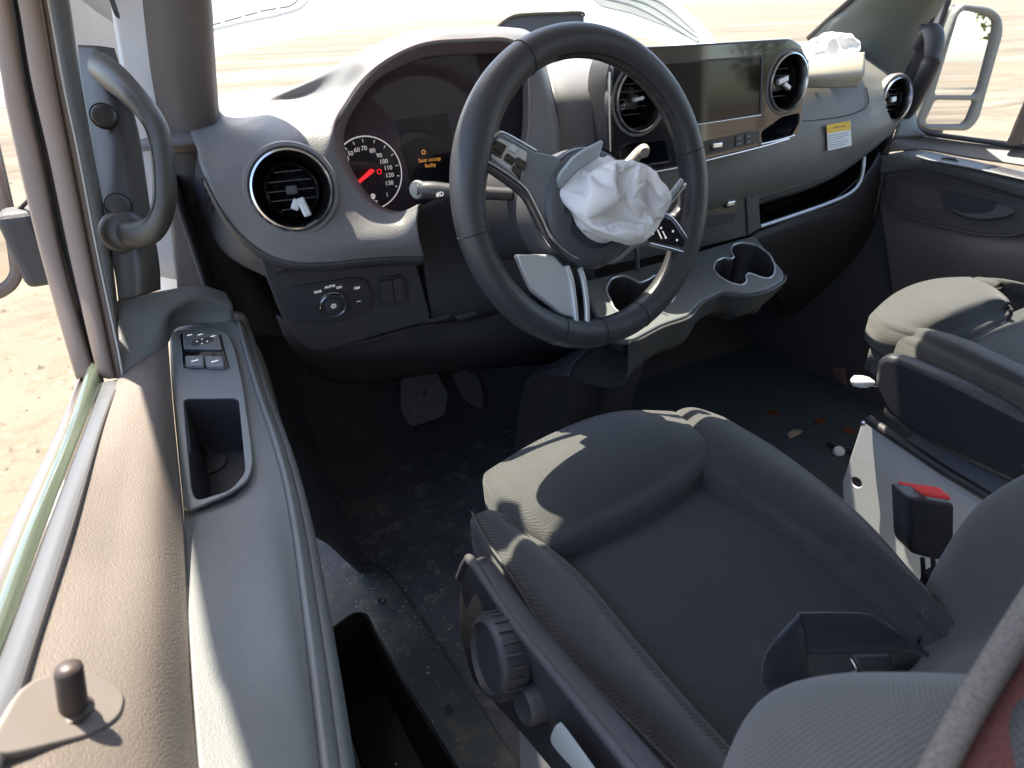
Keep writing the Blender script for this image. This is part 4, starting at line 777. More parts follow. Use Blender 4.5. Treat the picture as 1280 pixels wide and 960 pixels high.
# ------------------------------------------------------------------ burst driver airbag
ab = bpy.data.objects  # crumpled cloth built from an outline on the hub
outl = rpoly(WF.poly([(699, 240), (700, 232), (718, 213), (722, 198), (742, 182), (757, 187), (772, 188), (785, 199), (786, 206), (800, 204), (818, 213), (830, 222), (832, 236), (815, 262), (785, 292), (770, 309), (757, 309), (742, 302), (726, 285), (720, 268), (704, 250)], .03), .006, 5)
def drop_cloth(outl, n, dome, grav, frames, seed=0, K=10.):
    oc = np.mean(outl, 0); q = np.array(outl) - oc; ang_ = np.arctan2(q[:, 1], q[:, 0]); o_ = np.argsort(ang_); ang_, rad = ang_[o_], np.hypot(q[:, 0], q[:, 1])[o_]
    Rf = lambda t: np.interp(t, np.concatenate([ang_[-1:] - 2 * math.pi, ang_, ang_[:1] + 2 * math.pi]), np.concatenate([rad[-1:], rad, rad[:1]]))
    # a limp bag settles over its mouth: short cloth run, result kept as a plain mesh
    vs_, pin = [], []
    for i in range(n):
        for j in range(n):
            s, t = 2 * j / (n - 1) - 1, 2 * i / (n - 1) - 1
            x, y = s * math.sqrt(1 - t * t / 2), t * math.sqrt(1 - s * s / 2); r = min(1, math.hypot(x, y)); th = math.atan2(y, x)
            p = oc + r * Rf(th) * .92 * np.array((math.cos(th), math.sin(th)))
            z = dome * (1 - r ** 3) ** .6 * (1 + .3 * noise.noise(Vector((p[0] * 40, p[1] * 40, seed)))) if r < 1 else 0
            bul = 1 + .35 * math.sin(math.pi * r)      # the bag is wider than its mouth
            p = oc + (p - oc) * bul
            vs_.append((p[0] * K, p[1] * K, z * K + .12))
            if i in (0, n - 1) or j in (0, n - 1): pin.append(i * n + j)
    fs = [(i * n + j, i * n + j + 1, (i + 1) * n + j + 1, (i + 1) * n + j) for i in range(n - 1) for j in range(n - 1)]
    me = bpy.data.meshes.new('c'); me.from_pydata(vs_, [], fs); o = bpy.data.objects.new('c', me); COL.objects.link(o)
    g = o.vertex_groups.new(name='pin'); g.add(pin, 1, 'REPLACE')
    m = o.modifiers.new('cl', 'CLOTH'); st = m.settings; st.quality = 6; st.mass = .15; st.air_damping = 2; st.tension_stiffness = 12; st.compression_stiffness = 12; st.shear_stiffness = 4; st.bending_stiffness = .08; st.vertex_group_mass = 'pin'
    cs = m.collision_settings; cs.use_self_collision = True; cs.self_distance_min = .008; cs.distance_min = .01; cs.collision_quality = 3
    pm = bpy.data.meshes.new('p'); pm.from_pydata([(-3, -3, .1), (3, -3, .1), (3, 3, .1), (-3, 3, .1)], [], [(0, 1, 2, 3)]); po = bpy.data.objects.new('p', pm); COL.objects.link(po); po.modifiers.new('x', 'COLLISION')
    SC.gravity = grav; SC.use_gravity = True; SC.frame_start = 1; SC.frame_end = frames + 1; m.point_cache.frame_end = frames + 1
    for f in range(1, frames + 1): SC.frame_set(f)
    ev = o.evaluated_get(bpy.context.evaluated_depsgraph_get()); co = np.array([v.co[:] for v in ev.data.vertices]) / K
    bpy.data.objects.remove(o); bpy.data.objects.remove(po); SC.frame_set(1)
    return co, fs
co, fs = drop_cloth(outl, 64, .08, (0, -3., -7.), 21)
ao = obj('deployed_airbag', [WF.w(p[0], p[1], p[2] + .004) for p in co], fs, M_bag, None, sub=1)
tag(ao, 'crumpled white deflated airbag bursting out of the steering wheel hub', 'airbag')
# passenger airbag heap
HP = Fr(P(1030, 66, y=1.0), (1, 0, 0), (0, .72, .69))
co, fs = drop_cloth(rpoly(HP.poly([(1000, 84), (1068, 80), (1070, 62), (1060, 52), (1040, 48), (1015, 48), (1001, 54)]), .02), 44, .05, (1., -1., -6.), 16, 3)
pb = obj('deployed_airbag', [HP.w(p[0], p[1], p[2] - .025) for p in co], fs, M_bag, None, sub=1)
tag(pb, 'white deflated airbag spilling from the dashboard above the open flap', 'airbag')
pb2 = None

# ------------------------------------------------------------------ driver seat
ds = thing('vehicle_seat', (0, .3, 0), 'black fabric driver seat with bolsters on a white pedestal', 'seat')
def zz(pts): return [[P(u, v, z=z) for u, v, z in r] for r in pts]
cushion('cushion', zz([[(702, 694, .428), (795, 642, .426), (888, 588, .428)], [(768, 774, .435), (880, 705, .430), (990, 640, .435)], [(835, 860, .428), (965, 775, .420), (1095, 705, .428)], [(905, 955, .425), (1050, 850, .415), (1200, 790, .425)]]), M_fabc, ds, e=.012, h=.06, crown=.006, rc=.1, nu=40, nv=40)
cushion('thigh_pad', zz([[(607, 592, .452), (690, 546, .464), (770, 517, .466), (845, 514, .456)], [(632, 612, .468), (718, 568, .482), (800, 536, .484), (858, 532, .472)], [(660, 640, .472), (745, 596, .484), (820, 560, .484), (872, 548, .472)], [(690, 672, .462), (770, 632, .466), (830, 598, .468), (880, 566, .464)]]), M_fab, ds, e=.018, h=.07, crown=.01, rc=.25, nu=44, nv=36)
cushion('bolster', zz([[(598, 636, .452), (622, 645, .462), (650, 665, .458)], [(645, 706, .470), (680, 706, .478), (712, 716, .462)], [(712, 808, .474), (752, 800, .482), (785, 805, .458)], [(790, 890, .476), (830, 885, .484), (862, 895, .455)], [(860, 970, .478), (910, 975, .484), (960, 1000, .455)]]), M_fab, ds, e=.016, h=.09, crown=.008, rc=.15, nu=30, nv=60)
cushion('bolster', zz([[(846, 512, .455), (868, 511, .462), (895, 518, .456)], [(892, 580, .462), (935, 565, .482), (968, 562, .470)], [(985, 645, .455), (1040, 640, .484), (1065, 640, .476)], [(1080, 712, .448), (1130, 722, .48), (1145, 728, .474)], [(1170, 790, .44), (1205, 800, .46), (1225, 805, .46)]]), M_fab, ds, e=.014, h=.09, crown=.006, rc=.15, nu=30, nv=60)
tube('piping', [P(u, v, z=z + .004) for u, v, z in ((590, 640, .448), (603, 668, .458), (640, 722, .468), (676, 780, .47), (740, 855, .472), (800, 915, .474), (850, 965, .476))], .0014, M_fab, ds, n=6, m=50)
# side valance with controls
XV = -.262
def onx(u, v, x=XV): return P(u, v, x=x)
VFr = Fr(onx(640, 850), (0, -1, 0), (0, 0, 1))
VO = VFr.poly([(574, 722), (583, 702), (592, 706), (640, 775), (700, 850), (790, 960), (860, 1050), (760, 1050), (640, 905), (590, 852), (573, 790)])
va = plate('side_valance', VFr, [rpoly(VO, .015)], 0, .022, M_blk, ds, bev=.006)
tube('valance_edge', [onx(u, v, XV + .002) for u, v in ((575, 722), (584, 702), (592, 705), (640, 775), (700, 850), (790, 960), (860, 1050))], .0055, M_padd, ds, n=10, m=40)
kn = onx(607, 822, -.292)
lathe('adjuster_knob', [(.038, -.028), (.0395, -.006), (.037, .0), (.033, .0015), (.031, -.004), (.0005, -.005)], kn, (-1, .08, .25), M_blk, ds, n=48, cap=True)
kax = nrm(V(-1, .08, .25)); ke = nrm(np.cross(kax, V(0, 0, 1))); kf = np.cross(kax, ke)
for k in range(22):
    t = k / 22 * 6.2832; d = math.cos(t) * ke + math.sin(t) * kf
    rbox('knob_rib', kn + d * .0395 - kax * .013, (.0022, .004, .019), M_padd, ds, axes=[np.cross(kax, d), d, kax], bevel=.0008)
bt = onx(656, 882, -.276)
lathe('height_button', [(.019, -.016), (.0185, .0), (.0165, .003), (.0145, .001), (.0005, .0)], bt, (-1, 0, .2), M_padd, ds, n=32, cap=True)
loft('recline_lever', [[P(u, v, x=-.275 - c) for u, v in ((692, 912), (699, 904), (706, 908), (745, 962), (770, 1000), (752, 1000), (720, 965), (690, 930))] for c in (0, .006, .009)], mat('lever_grey', (.42, .46, .47), .4), ds, raw=False, nr=40)
# pedestal
pe = rbox('pedestal', (-.005, .17, .135), (.42, .50, .27), M_ped, ds, bevel=.006)
rbox('slide_rail', (-.17, .2, .285), (.04, .5, .03), M_blk, ds, bevel=.004)
rbox('slide_rail', (.16, .2, .285), (.04, .5, .03), M_blk, ds, bevel=.004)
rbox('seat_pan', (0, .27, .335), (.44, .48, .07), M_blk, ds, bevel=.01)
# backrest: sections across the seat at rising heights
def bsec(z, y0, wd, bl, br, th=.11):
    pts = []
    for x, f in ((-1, -.35), (-1.02, .35), (-.96, .85), (-.84, 1.02), (-.68, .78), (-.52, .12), (-.3, .0), (0, -.02), (.3, .0), (.52, .12), (.68, .78), (.84, 1.02), (.96, .85), (1.02, .35), (1, -.35)):
        bf = bl if x < 0 else br
        pts.append(V(x * wd, y0 + f * bf, z + .3 * f * bf))
    return pts + [V(wd * .9, y0 - th, z), V(0, y0 - th - .01, z), V(-wd * .9, y0 - th, z)]
BS = [bsec(.40, .145, .22, .0, .04), bsec(.46, .12, .23, .012, .07), bsec(.54, .08, .24, .045, .10), bsec(.63, .02, .245, .092, .11), bsec(.73, -.055, .25, .10, .10), bsec(.83, -.125, .24, .07, .07), bsec(.93, -.20, .225, .06, .06), bsec(1.0, -.26, .18, .04, .04)]
loft('backrest', BS, M_fabl, ds, nr=110, nl=50, uvm=.017)
for nm, pts, r_ in (('seam', ((700, 693, .440), (745, 750, .440), (800, 822, .438), (850, 888, .436), (905, 955, .434)), .0022), ('seam', ((890, 590, .442), (985, 648, .440), (1080, 715, .436), (1172, 792, .432)), .0022), ('crease_shade', ((700, 690, .440), (760, 658, .440), (830, 616, .440), (885, 582, .442)), .006)):  # the thick one is a dark tube for the shade behind the pad
    tube(nm, [P(u, v, z=z) for u, v, z in pts], r_, M_seal, ds, n=8, m=40)
# ------------------------------------------------------------------ belt on the seat, tongue, buckle, belt near the door post
def ribbon(name, a, b, m_, parent, n=40):
    return grid(name, [a, [(p + q) / 2 + V(0, -.003, .005) for p, q in zip(a, b)], b], m_, parent, nu=n, nv=6, thick=.0016)
sbt = thing('seat_belt', P(1060, 830, z=.44), 'black seat belt webbing looped on the driver seat with its metal tongue', 'seat belt')
ribbon('webbing', [P(968, 873, z=.440), P(953, 850, z=.452), P(960, 815, z=.49), P(996, 768, z=.525)], [P(1018, 862, z=.438), P(1012, 848, z=.446), P(1010, 820, z=.47), P(998, 767, z=.525)], M_web, sbt)
ribbon('webbing', [P(996, 767, z=.526), P(1040, 766, z=.518), P(1085, 768, z=.505), P(1110, 780, z=.49), P(1150, 815, z=.46)], [P(1005, 818, z=.468), P(1045, 818, z=.462), P(1090, 815, z=.458), P(1130, 816, z=.452), P(1160, 822, z=.45)], M_web, sbt)
TO = Fr(P(1075, 838, z=.445), (1, -.4, 0), (.3, 1, .25))
plate('tongue', TO, [rpoly(TO.poly([(1063, 819), (1110, 818), (1118, 840), (1085, 850), (1072, 838)]), .004)], .004, .012, M_blk, sbt, bev=.003)
tube('tongue_plate', [TO.pw(u, v, .006) for u, v in ((1038, 858), (1042, 851), (1066, 841), (1070, 836), (1064, 824))], .0016, M_chr, sbt, n=8, m=20)
bk = thing('seat_belt_buckle', P(1160, 735, x=.24), 'black seat belt buckle with red release button beside the driver seat', 'buckle')
BF_ = Fr(P(1164, 660, x=.235), (1, -.35, -.02), (-.05, .06, 1))
plate('housing', BF_, [rpoly(BF_.poly([(1134, 621), (1194, 631), (1193, 690), (1189, 700), (1170, 701), (1140, 693), (1136, 685)]), .006)], 0, .028, M_blk, bk, bev=.004)
rb_ = BF_.w(*(np.array(BF_.px(1164, 624)) + np.array((0, .002))), -.013)
rbox('release_button', rb_, (.047, .006, .018), M_red, bk, axes=[P(1194, 631, x=.235) - P(1134, 621, x=.235), BF_.U, BF_.N], bevel=.002)
text('PRESS', BF_, *BF_.px(1163, 655), .0006, .009, M_padd, bk, 'embossing')
plate('label_frame', BF_, [rpoly(BF_.poly([(1144, 645), (1182, 650), (1181, 677), (1143, 672)]), .003), rpoly(BF_.poly([(1146, 647), (1180, 652), (1179, 675), (1145, 670)]), .003)], .001, .001, M_padd, bk, bev=.0003)
for u in (1153, 1166): tube('stalk_wire', [P(u, 698, x=.235), P(u + 1, 712, x=.236), P(u + 1, 728, x=.237)], .0028, M_blk, bk, n=8, m=8)
rbox('stalk', P(1161, 724, x=.24), (.02, .012, .03), M_blk, bk, bevel=.003)
tube('anchor', [P(1161, 728, x=.24), P(1172, 742, x=.242), P(1180, 765, x=.245)], .006, M_blk, bk, n=8, m=10)
bb = [P(1300, 700, s=.27), P(1255, 770, s=.245), P(1200, 860, s=.225), P(1140, 970, s=.21), P(1040, 1150, s=.2)]
b2 = [P(1480, 760, s=.26), P(1420, 850, s=.235), P(1350, 950, s=.218), P(1290, 1050, s=.205), P(1190, 1200, s=.195)]
hbt = thing('seat_belt', b2[0], 'brown-red belt webbing hanging close beside the driver backrest', 'seat belt')
mid_ = [p * .72 + q * .28 for p, q in zip(bb, b2)]
ribbon('webbing_edge', bb, mid_, mat('webbing_edge_grey', (.2, .17, .15), .75, weave=(700, .6, .3)), hbt)
ribbon('webbing', mid_, b2, M_webr, hbt)

# ------------------------------------------------------------------ passenger seat
ps = thing('vehicle_seat', (.8, .3, 0), 'black fabric passenger seat on a pale pedestal beyond the driver seat', 'seat')
cushion('thigh_pad', zz([[(1092, 392, .475), (1125, 366, .49), (1165, 350, .498), (1215, 344, .49)], [(1115, 402, .50), (1160, 375, .515), (1200, 360, .518), (1242, 360, .508)], [(1150, 412, .50), (1190, 395, .512), (1230, 378, .515), (1258, 376, .505)], [(1185, 418, .482), (1215, 405, .488), (1240, 392, .49), (1262, 384, .488)]]), M_fab, ps, e=.014, h=.06, crown=.012, rc=.3)
cushion('bolster', zz([[(1104, 402, .48), (1130, 404, .492), (1160, 412, .486)], [(1150, 424, .494), (1180, 424, .505), (1205, 424, .49)], [(1210, 452, .498), (1235, 450, .508), (1262, 450, .488)], [(1290, 492, .50), (1315, 492, .508), (1350, 490, .49)], [(1390, 560, .50), (1410, 550, .508), (1450, 540, .49)]]), M_fab, ps, e=.016, h=.1, crown=.006, rc=.15, nu=24, nv=50)
cushion('cushion', zz([[(1212, 428, .468), (1240, 406, .468), (1285, 385, .468), (1320, 370, .47)], [(1300, 470, .46), (1330, 450, .46), (1360, 430, .46), (1400, 415, .46)], [(1420, 540, .45), (1450, 520, .45), (1480, 500, .45), (1520, 480, .45)]]), M_fabc, ps, e=.012, h=.06, crown=.006, rc=.1)
cushion('bolster', zz([[(1222, 346, .485), (1245, 350, .495), (1262, 362, .485)], [(1262, 352, .49), (1290, 362, .50), (1310, 375, .488)], [(1350, 378, .49), (1370, 392, .50), (1390, 410, .488)], [(1440, 420, .49), (1470, 430, .5), (1490, 440, .488)]]), M_fab, ps, e=.014, h=.1, crown=.006, rc=.15, nu=24, nv=40)
XP = .565
PVF = Fr(P(1180, 510, x=XP), (0, -1, 0), (0, 0, 1))
plate('side_valance', PVF, [rpoly(PVF.poly([(1092, 466), (1095, 450), (1106, 444), (1125, 448), (1190, 475), (1280, 520), (1420, 600), (1420, 680), (1300, 622), (1220, 585), (1150, 550), (1105, 515), (1093, 490)]), .02)], 0, .03, mat('valance_black', (.022, .024, .03), .45, grain=(500, .25), var=.1), ps, bev=.011)
plate('pedestal_side', PVF, [rpoly(PVF.poly([(1053, 603), (1077, 530), (1083, 527), (1300, 668), (1300, 800), (1060, 720)], -.03), .004), ell(*PVF.px(1070.5, 603, -.03), .011, .0105, 24)], -.03, .004, M_ped, ps, bev=.0015)
f_ = PVF.poly([(1112, 640), (1126, 584), (1140, 584), (1280, 660), (1280, 700)], -.03)
plate('hole_shade_disc', PVF, [ell(*PVF.px(1070.5, 603, -.036), .014, .014, 24)], -.0345, .001, M_deep, ps, bev=.0002)  # dark disc behind the opening, in place of the shade inside
plate('pressed_panel', PVF, [rpoly(f_, .015)], -.0285, .003, M_ped, ps, bev=.0014)
q0, q1 = P(1050, 605, x=XP + .03), P(1078, 529, x=XP + .03)
rbox('pedestal', (XP + .26, .20, .15), (.44, .53, .29), M_ped, ps, bevel=.006)
tube('slide_rail', [P(1085, 524, x=XP + .02), P(1180, 588, x=XP + .02), P(1300, 660, x=XP + .02)], .009, M_blk, ps, n=8)
rbox('seat_pan', (XP + .26, .25, .385), (.44, .50, .09), M_blk, ps, bevel=.01)
BS2 = [[p * V(1, 1, 1) + V(.80, 0, .02) for p in s_] for s_ in BS]
loft('backrest', BS2, M_fabl, ps, nr=60, nl=30, uvm=.028)
for (u, v) in ((1079, 529),): lathe('rail_bolt', [(.005, 0), (.005, .003), (.003, .004), (.0005, .0045)], P(u, v, x=XP + .012), (-1, -.3, .3), M_chr if u < 1080 else M_wht, ps, n=12, cap=True)
lathe('lever_knob', [(.005, -.022), (.010, -.012), (.0115, .0), (.010, .012), (.004, .017), (.0005, .0175)], P(1076, 477, x=XP + .0), (-.8, .55, .1), M_wht, ps, n=20, cap=True)
tube('lever', [P(1080, 478, x=XP), P(1100, 482, x=XP + .03)], .004, M_chr, ps, n=8)
# ------------------------------------------------------------------ passenger door
pd = thing('passenger_door', (1.3, .8, 0), 'closed passenger door with dark inner panel, pull handle and grab handle', 'door')
XD = 1.235
DF = Fr(P(1190, 250, x=XD), (0, -1, 0), (0, 0, 1))
def xg(name, rows, m_, **k): return grid(name, [[P(u, v, x=x) for u, v, x in r] for r in rows], m_, pd, **k)
M_pdoor = mat('passenger_door_plastic', (.10, .09, .088), .55, grain=(430, .35), var=.15)
xg('sill', [[(1118, 172, 1.20), (1150, 170, 1.27), (1210, 178, 1.28), (1290, 187, 1.28), (1420, 205, 1.28)], [(1112, 180, 1.19), (1150, 178, 1.255), (1210, 187, 1.26), (1290, 198, 1.26), (1420, 215, 1.26)], [(1102, 192, 1.185), (1150, 186, 1.235), (1210, 196, 1.24), (1290, 208, 1.24), (1420, 232, 1.24)]], mat('sill_plastic', (.12, .112, .105), .5, grain=(430, .3)), nu=40, nv=14)
xg('arm_ledge', [[(1100, 194, 1.185), (1150, 188, 1.232), (1210, 200, 1.235), (1290, 216, 1.235), (1420, 245, 1.235)], [(1098, 200, 1.18), (1150, 194, 1.19), (1210, 206, 1.19), (1290, 226, 1.19), (1420, 262, 1.19)], [(1098, 208, 1.178), (1150, 203, 1.178), (1210, 216, 1.176), (1290, 238, 1.176), (1420, 276, 1.176)], [(1098, 216, 1.18), (1150, 212, 1.19), (1210, 226, 1.19), (1290, 250, 1.19), (1420, 290, 1.19)]], M_door, nu=40, nv=20)
AL = Fr(P(1210, 205, x=1.19), P(1290, 226, x=1.19) - P(1150, 194, x=1.19), P(1210, 200, x=1.235) - P(1210, 206, x=1.19))
alp = plate('switch_plate', AL, [rpoly(AL.poly([(1144, 194), (1160, 189), (1215, 200), (1290, 218), (1290, 226), (1215, 209), (1160, 199)], .004), .008)], .004, .004, mat('ledge_grey', (.13, .135, .14), .4), pd)
plate('window_switch', AL, [AL.poly([(1176, 197), (1185, 196.5), (1199, 199), (1199, 202), (1192, 201), (1178, 199)], .006)], .006, .003, M_gloss, alp)
plate('pull_recess', AL, [rpoly(AL.poly([(1232, 209), (1240, 205), (1295, 218), (1295, 226)], .006), .003)], .0055, .003, M_blk, alp)
xg('door_panel', [[(1096, 205, 1.20), (1150, 205, 1.205), (1210, 215, 1.205), (1290, 235, 1.205), (1420, 270, 1.205)], [(1098, 250, 1.22), (1150, 260, 1.225), (1210, 275, 1.225), (1290, 290, 1.225), (1420, 310, 1.225)], [(1105, 300, 1.2), (1150, 310, 1.2), (1210, 320, 1.19), (1290, 325, 1.19), (1420, 345, 1.19)], [(1115, 370, 1.2), (1150, 380, 1.2), (1210, 390, 1.2), (1290, 400, 1.2), (1420, 410, 1.2)], [(1130, 480, 1.2), (1160, 490, 1.2), (1210, 500, 1.2), (1290, 520, 1.2), (1420, 540, 1.2)]], M_pdoor, nu=50, nv=40)
PRF = Fr(P(1200, 255, x=1.213), (0, -1, 0), (.04, 0, 1))
po_ = rpoly(PRF.poly([(1104, 228), (1112, 218), (1125, 215), (1200, 232), (1300, 256), (1300, 285), (1265, 295), (1220, 292), (1160, 278), (1118, 264), (1106, 248)]), .02)
pt_ = plate('handle_surround', PRF, [po_], .004, .012, mat('surround_plastic', (.09, .082, .086), .5, grain=(430, .3)), pd, bev=.004)
tube('surround_edge', [PRF.w(*q, .006) for q in po_], .0016, mat('edge_grey', (.14, .13, .13), .5), pt_, n=6, closed=True)
plate('handle_cup', PRF, [rpoly(PRF.poly([(1176, 242), (1186, 238), (1245, 252), (1268, 262), (1262, 272), (1235, 277), (1200, 272), (1180, 258)], .005), .01)], .007, .004, M_deep, pt_)
loft('door_handle', [[PRF.pw(u, v, c) for u, v in ((1187, 261), (1205, 266), (1230, 266.5), (1243, 261), (1247, 255), (1268, 262), (1262, 268), (1240, 273), (1212, 272))] for c in (.006, .014, .018)], mat('handle_satin', (.17, .165, .165), .35, .3), pt_, nr=50)
plate('pocket_crease', PRF, [rpoly(PRF.poly([(1122, 226), (1170, 236), (1180, 262), (1150, 262), (1125, 248)], .006), .012)], .006, .002, M_pdoor, pt_)
# window frame, glass, outer skin, grab handle
tube('window_seal', [P(u, v, x=x) for u, v, x in ((1186, 0, 1.24), (1166, 62, 1.255), (1148, 118, 1.265), (1142, 140, 1.27), (1145, 156, 1.272), (1158, 166, 1.275), (1210, 174, 1.278), (1290, 184, 1.278), (1420, 202, 1.278))], .006, M_padd, pd, n=8, m=80)
xg('corner_panel', [[(1130, 132, 1.22), (1140, 132, 1.25), (1143, 134, 1.262)], [(1124, 155, 1.2), (1140, 155, 1.245), (1147, 158, 1.265)], [(1118, 172, 1.19), (1140, 171, 1.245), (1158, 169, 1.268)]], M_door, nu=12, nv=12)
xg('door_glass', [[(1188, -40, 1.24), (1300, -40, 1.24), (1420, -40, 1.24)], [(1165, 62, 1.26), (1300, 70, 1.26), (1420, 80, 1.26)], [(1142, 168, 1.28), (1300, 186, 1.28), (1420, 204, 1.28)]], M_ws, nu=10, nv=10, thick=0)
tube('rear_frame', [P(1268, 180, x=1.27), P(1280, 155, x=1.265), P(1300, 110, x=1.25), P(1340, 20, x=1.22)], .018, M_frame, pd, n=10, m=20, flat=.6)
rbox('door_skin', (1.38, .45, .02), (.03, 1.3, 1.16), M_wht, pd, bevel=.01)
g_ = [P(1150, 58, x=1.215), P(1158, 44, x=1.205), P(1165, 40, x=1.195), P(1168, 54, x=1.185), P(1163, 80, x=1.185), P(1152, 106, x=1.195), P(1141, 128, x=1.21), P(1133, 140, x=1.225), P(1126, 144, x=1.24)]
tube('grab_handle', g_, [.022, .022, .022, .0215, .021, .02, .02, .02, .02], M_blk, pd, n=20, m=50, flat=.8)
xg('handle_base', [[(1150, 30, 1.225), (1168, 30, 1.235)], [(1140, 75, 1.225), (1158, 78, 1.24)], [(1118, 138, 1.23), (1136, 142, 1.25)]], mat('handle_base_plastic', (.03, .025, .026), .5), nu=8, nv=20, thick=.01)
# outside mirror of the passenger door
QF = Fr(P(1195, 90, x=1.62), nrm(V(.93, -.34, 0)), (0, .045, 1))
pm = thing('wing_mirror', P(1185, 170, x=1.55), 'large grey two-pane wing mirror seen through the passenger window', 'mirror')
oq = rpoly(QF.poly([(1196, 14), (1205, 4), (1240, 8), (1254, 20), (1256, 40), (1225, 150), (1212, 164), (1160, 163), (1145, 156), (1150, 140)]), .03)
i1 = rpoly(QF.poly([(1200, 18), (1208, 12), (1235, 17), (1246, 26), (1245, 38), (1226, 112), (1220, 120), (1172, 120), (1170, 116)]), .02)
i2 = rpoly(QF.poly([(1170, 126), (1176, 124.5), (1218, 125), (1220, 128), (1211, 150), (1204, 156), (1162, 156), (1158, 152)]), .02)
plate('housing', QF, [oq, i1, i2], 0, .03, mat('mirror_grey', (.2, .195, .175), .5, grain=(300, .3)), pm, bev=.008)
plate('mirror_glass', QF, [i1], -.012, .004, M_mir, pm); plate('mirror_glass', QF, [i2], -.011, .004, M_mir, pm)
plate('shell', QF, [oq], -.02, .09, M_blk, pm, bev=.03)
tube('bracket', [QF.pw(1170, 160, -.04), QF.pw(1150, 175, -.02), P(1140, 180, x=1.36)], .025, M_blk, pm, n=12, m=14)

# ------------------------------------------------------------------ pedals, step, small things on the floor
bp_ = thing('brake_pedal', P(530, 510, z=.16), 'scuffed square brake pedal with rubber pad in the driver footwell', 'pedal')
PF = Fr(P(530, 500, y=1.22), (1, 0, 0), (0, .6, .8))
plate('pad', PF, [rpoly(PF.poly([(500, 474), (520, 462), (545, 463), (561, 492), (556, 520), (514, 534), (501, 515)]), .012)], 0, .014, mat('pedal_rubber', (.11, .11, .115), .6, grain=(200, .6), dirt=[(30, .55, .7, (.12, .12, .12)), (90, .6, .72, (.3, .3, .3))]), bp_, bev=.004)
tube('arm', [PF.pw(530, 495, -.01), P(530, 440, y=1.3), P(530, 390, y=1.3)], .012, M_blk, bp_, n=8, m=10)
rbox('hinge_clip', P(527, 452, y=1.22), (.018, .02, .02), M_sil, bp_, bevel=.004)
ac = thing('accelerator_pedal', P(590, 510, z=.1), 'narrow dark accelerator pedal beside the brake pedal', 'pedal')
PF2 = Fr(P(590, 485, y=1.26), (1, 0, 0), (0, .55, .83))
plate('pad', PF2, [rpoly(PF2.poly([(566, 468), (580, 460), (598, 470), (606, 500), (604, 512), (590, 508), (574, 490)]), .01)], 0, .012, mat('accelerator_rubber', (.09, .085, .09), .5, var=.3), ac, bev=.004)
tube('arm', [PF2.pw(588, 485, -.01), P(588, 440, y=1.36)], .009, M_blk, ac, n=8)
# door step
stp = thing('door_step', FZ.pw(480, 850), 'dusty dark step plate with deep step well beside the driver seat', 'step')
so_ = FZ.poly([(368, 752), (448, 706), (474, 709), (494, 728), (592, 872), (650, 962), (730, 1080), (360, 1080)])
plate('step_plate', FZ, [rpoly(so_, .04), rpoly(h0, .03)], .008, .008, M_step, stp, bev=.002)
tube('plate_edge', [FZ.pw(u, v, .006) for u, v in ((376, 748), (446, 707), (474, 709.5), (493, 728), (592, 872), (650, 962))], .0016, M_seal, stp, n=6, m=60)
rh = rpoly(h0, .03); hc0 = np.mean(rh, 0)
loft('step_well', [[FZ.w(*(hc0 + (np.array(q) - hc0) * f), c) for q in rh] for f, c in ((1.002, .006), (.985, -.01), (.96, -.10), (.93, -.2), (.88, -.215), (.01, -.215))], mat('well_plastic', (.022, .019, .018), .5, grain=(200, .25), var=.3, dirt=[(14, .66, .76, (.15, .15, .14))]), stp, raw=True, cap=False)
for u, v in ((476, 752), (560.5, 887)):
    q = FZ.pw(u, v, .008); lathe('screw', [(.0085, -.004), (.0085, .002), (.006, .003), (.0035, .0005), (.0005, .0)], q, (0, 0, 1), M_blk, stp, n=20, cap=True)
# sill strip at the door shut, white in place of the sunlight on it
sst = grid('sunlit_sill', [[P(388, 790, z=.02), P(398, 870, z=.02), P(432, 980, z=.02), P(470, 1080, z=.02)], [P(396, 850, z=.03), P(404, 880, z=.03), P(424, 960, z=.03), P(450, 1080, z=.03)], [P(380, 860, z=.03), P(390, 890, z=.03), P(400, 960, z=.03), P(410, 1080, z=.03)]], M_wht, None, nu=20, nv=8, thick=.01)
tag(sst, 'door sill edge between the door and the step well, white standing in for sunlight', 'door sill')
# coins and litter
coins = [(967, 516, 'small copper coin on the passenger mat closest to the driver seat'), (1025, 526, 'small copper coin in the middle of the passenger mat'), (1061, 538, 'small copper coin beside the pale passenger pedestal')]
for u, v, lab in coins:
    q = FZ.pw(u, v, .008); c = lathe('coin', [(.0155, -.0015), (.016, .0), (.0155, .0014), (.014, .0011), (.0005, .0012)], q, (.02, .03, 1), M_copper, None, n=32, cap=True)
    tag(c, lab, 'coin', 'coins on the passenger mat')
q = FZ.pw(1049, 564, .018); c = lathe('bottle_cap', [(.013, -.010), (.0135, .002), (.011, .005), (.0005, .0055)], q, (-.5, -.6, .8), M_wht, None, n=28, cap=True); tag(c, 'white plastic bottle cap lying beside the passenger pedestal', 'cap')
sh = thing('floor_debris', FZ.pw(1042, 556, .008), 'dark twisted clip with stem lying beside the bottle cap', 'clip')
tube('stem', [FZ.pw(1035, 555, .012), FZ.pw(1046, 558, .02), FZ.pw(1058, 560, .014), FZ.pw(1063, 566, .012)], .005, M_blk, sh, n=8, m=16)
lathe('head', [(.012, 0), (.012, .004), (.004, .008), (.0005, .0085)], FZ.pw(1041, 554, .012), (.2, .1, 1), M_padd, sh, n=20, cap=True)
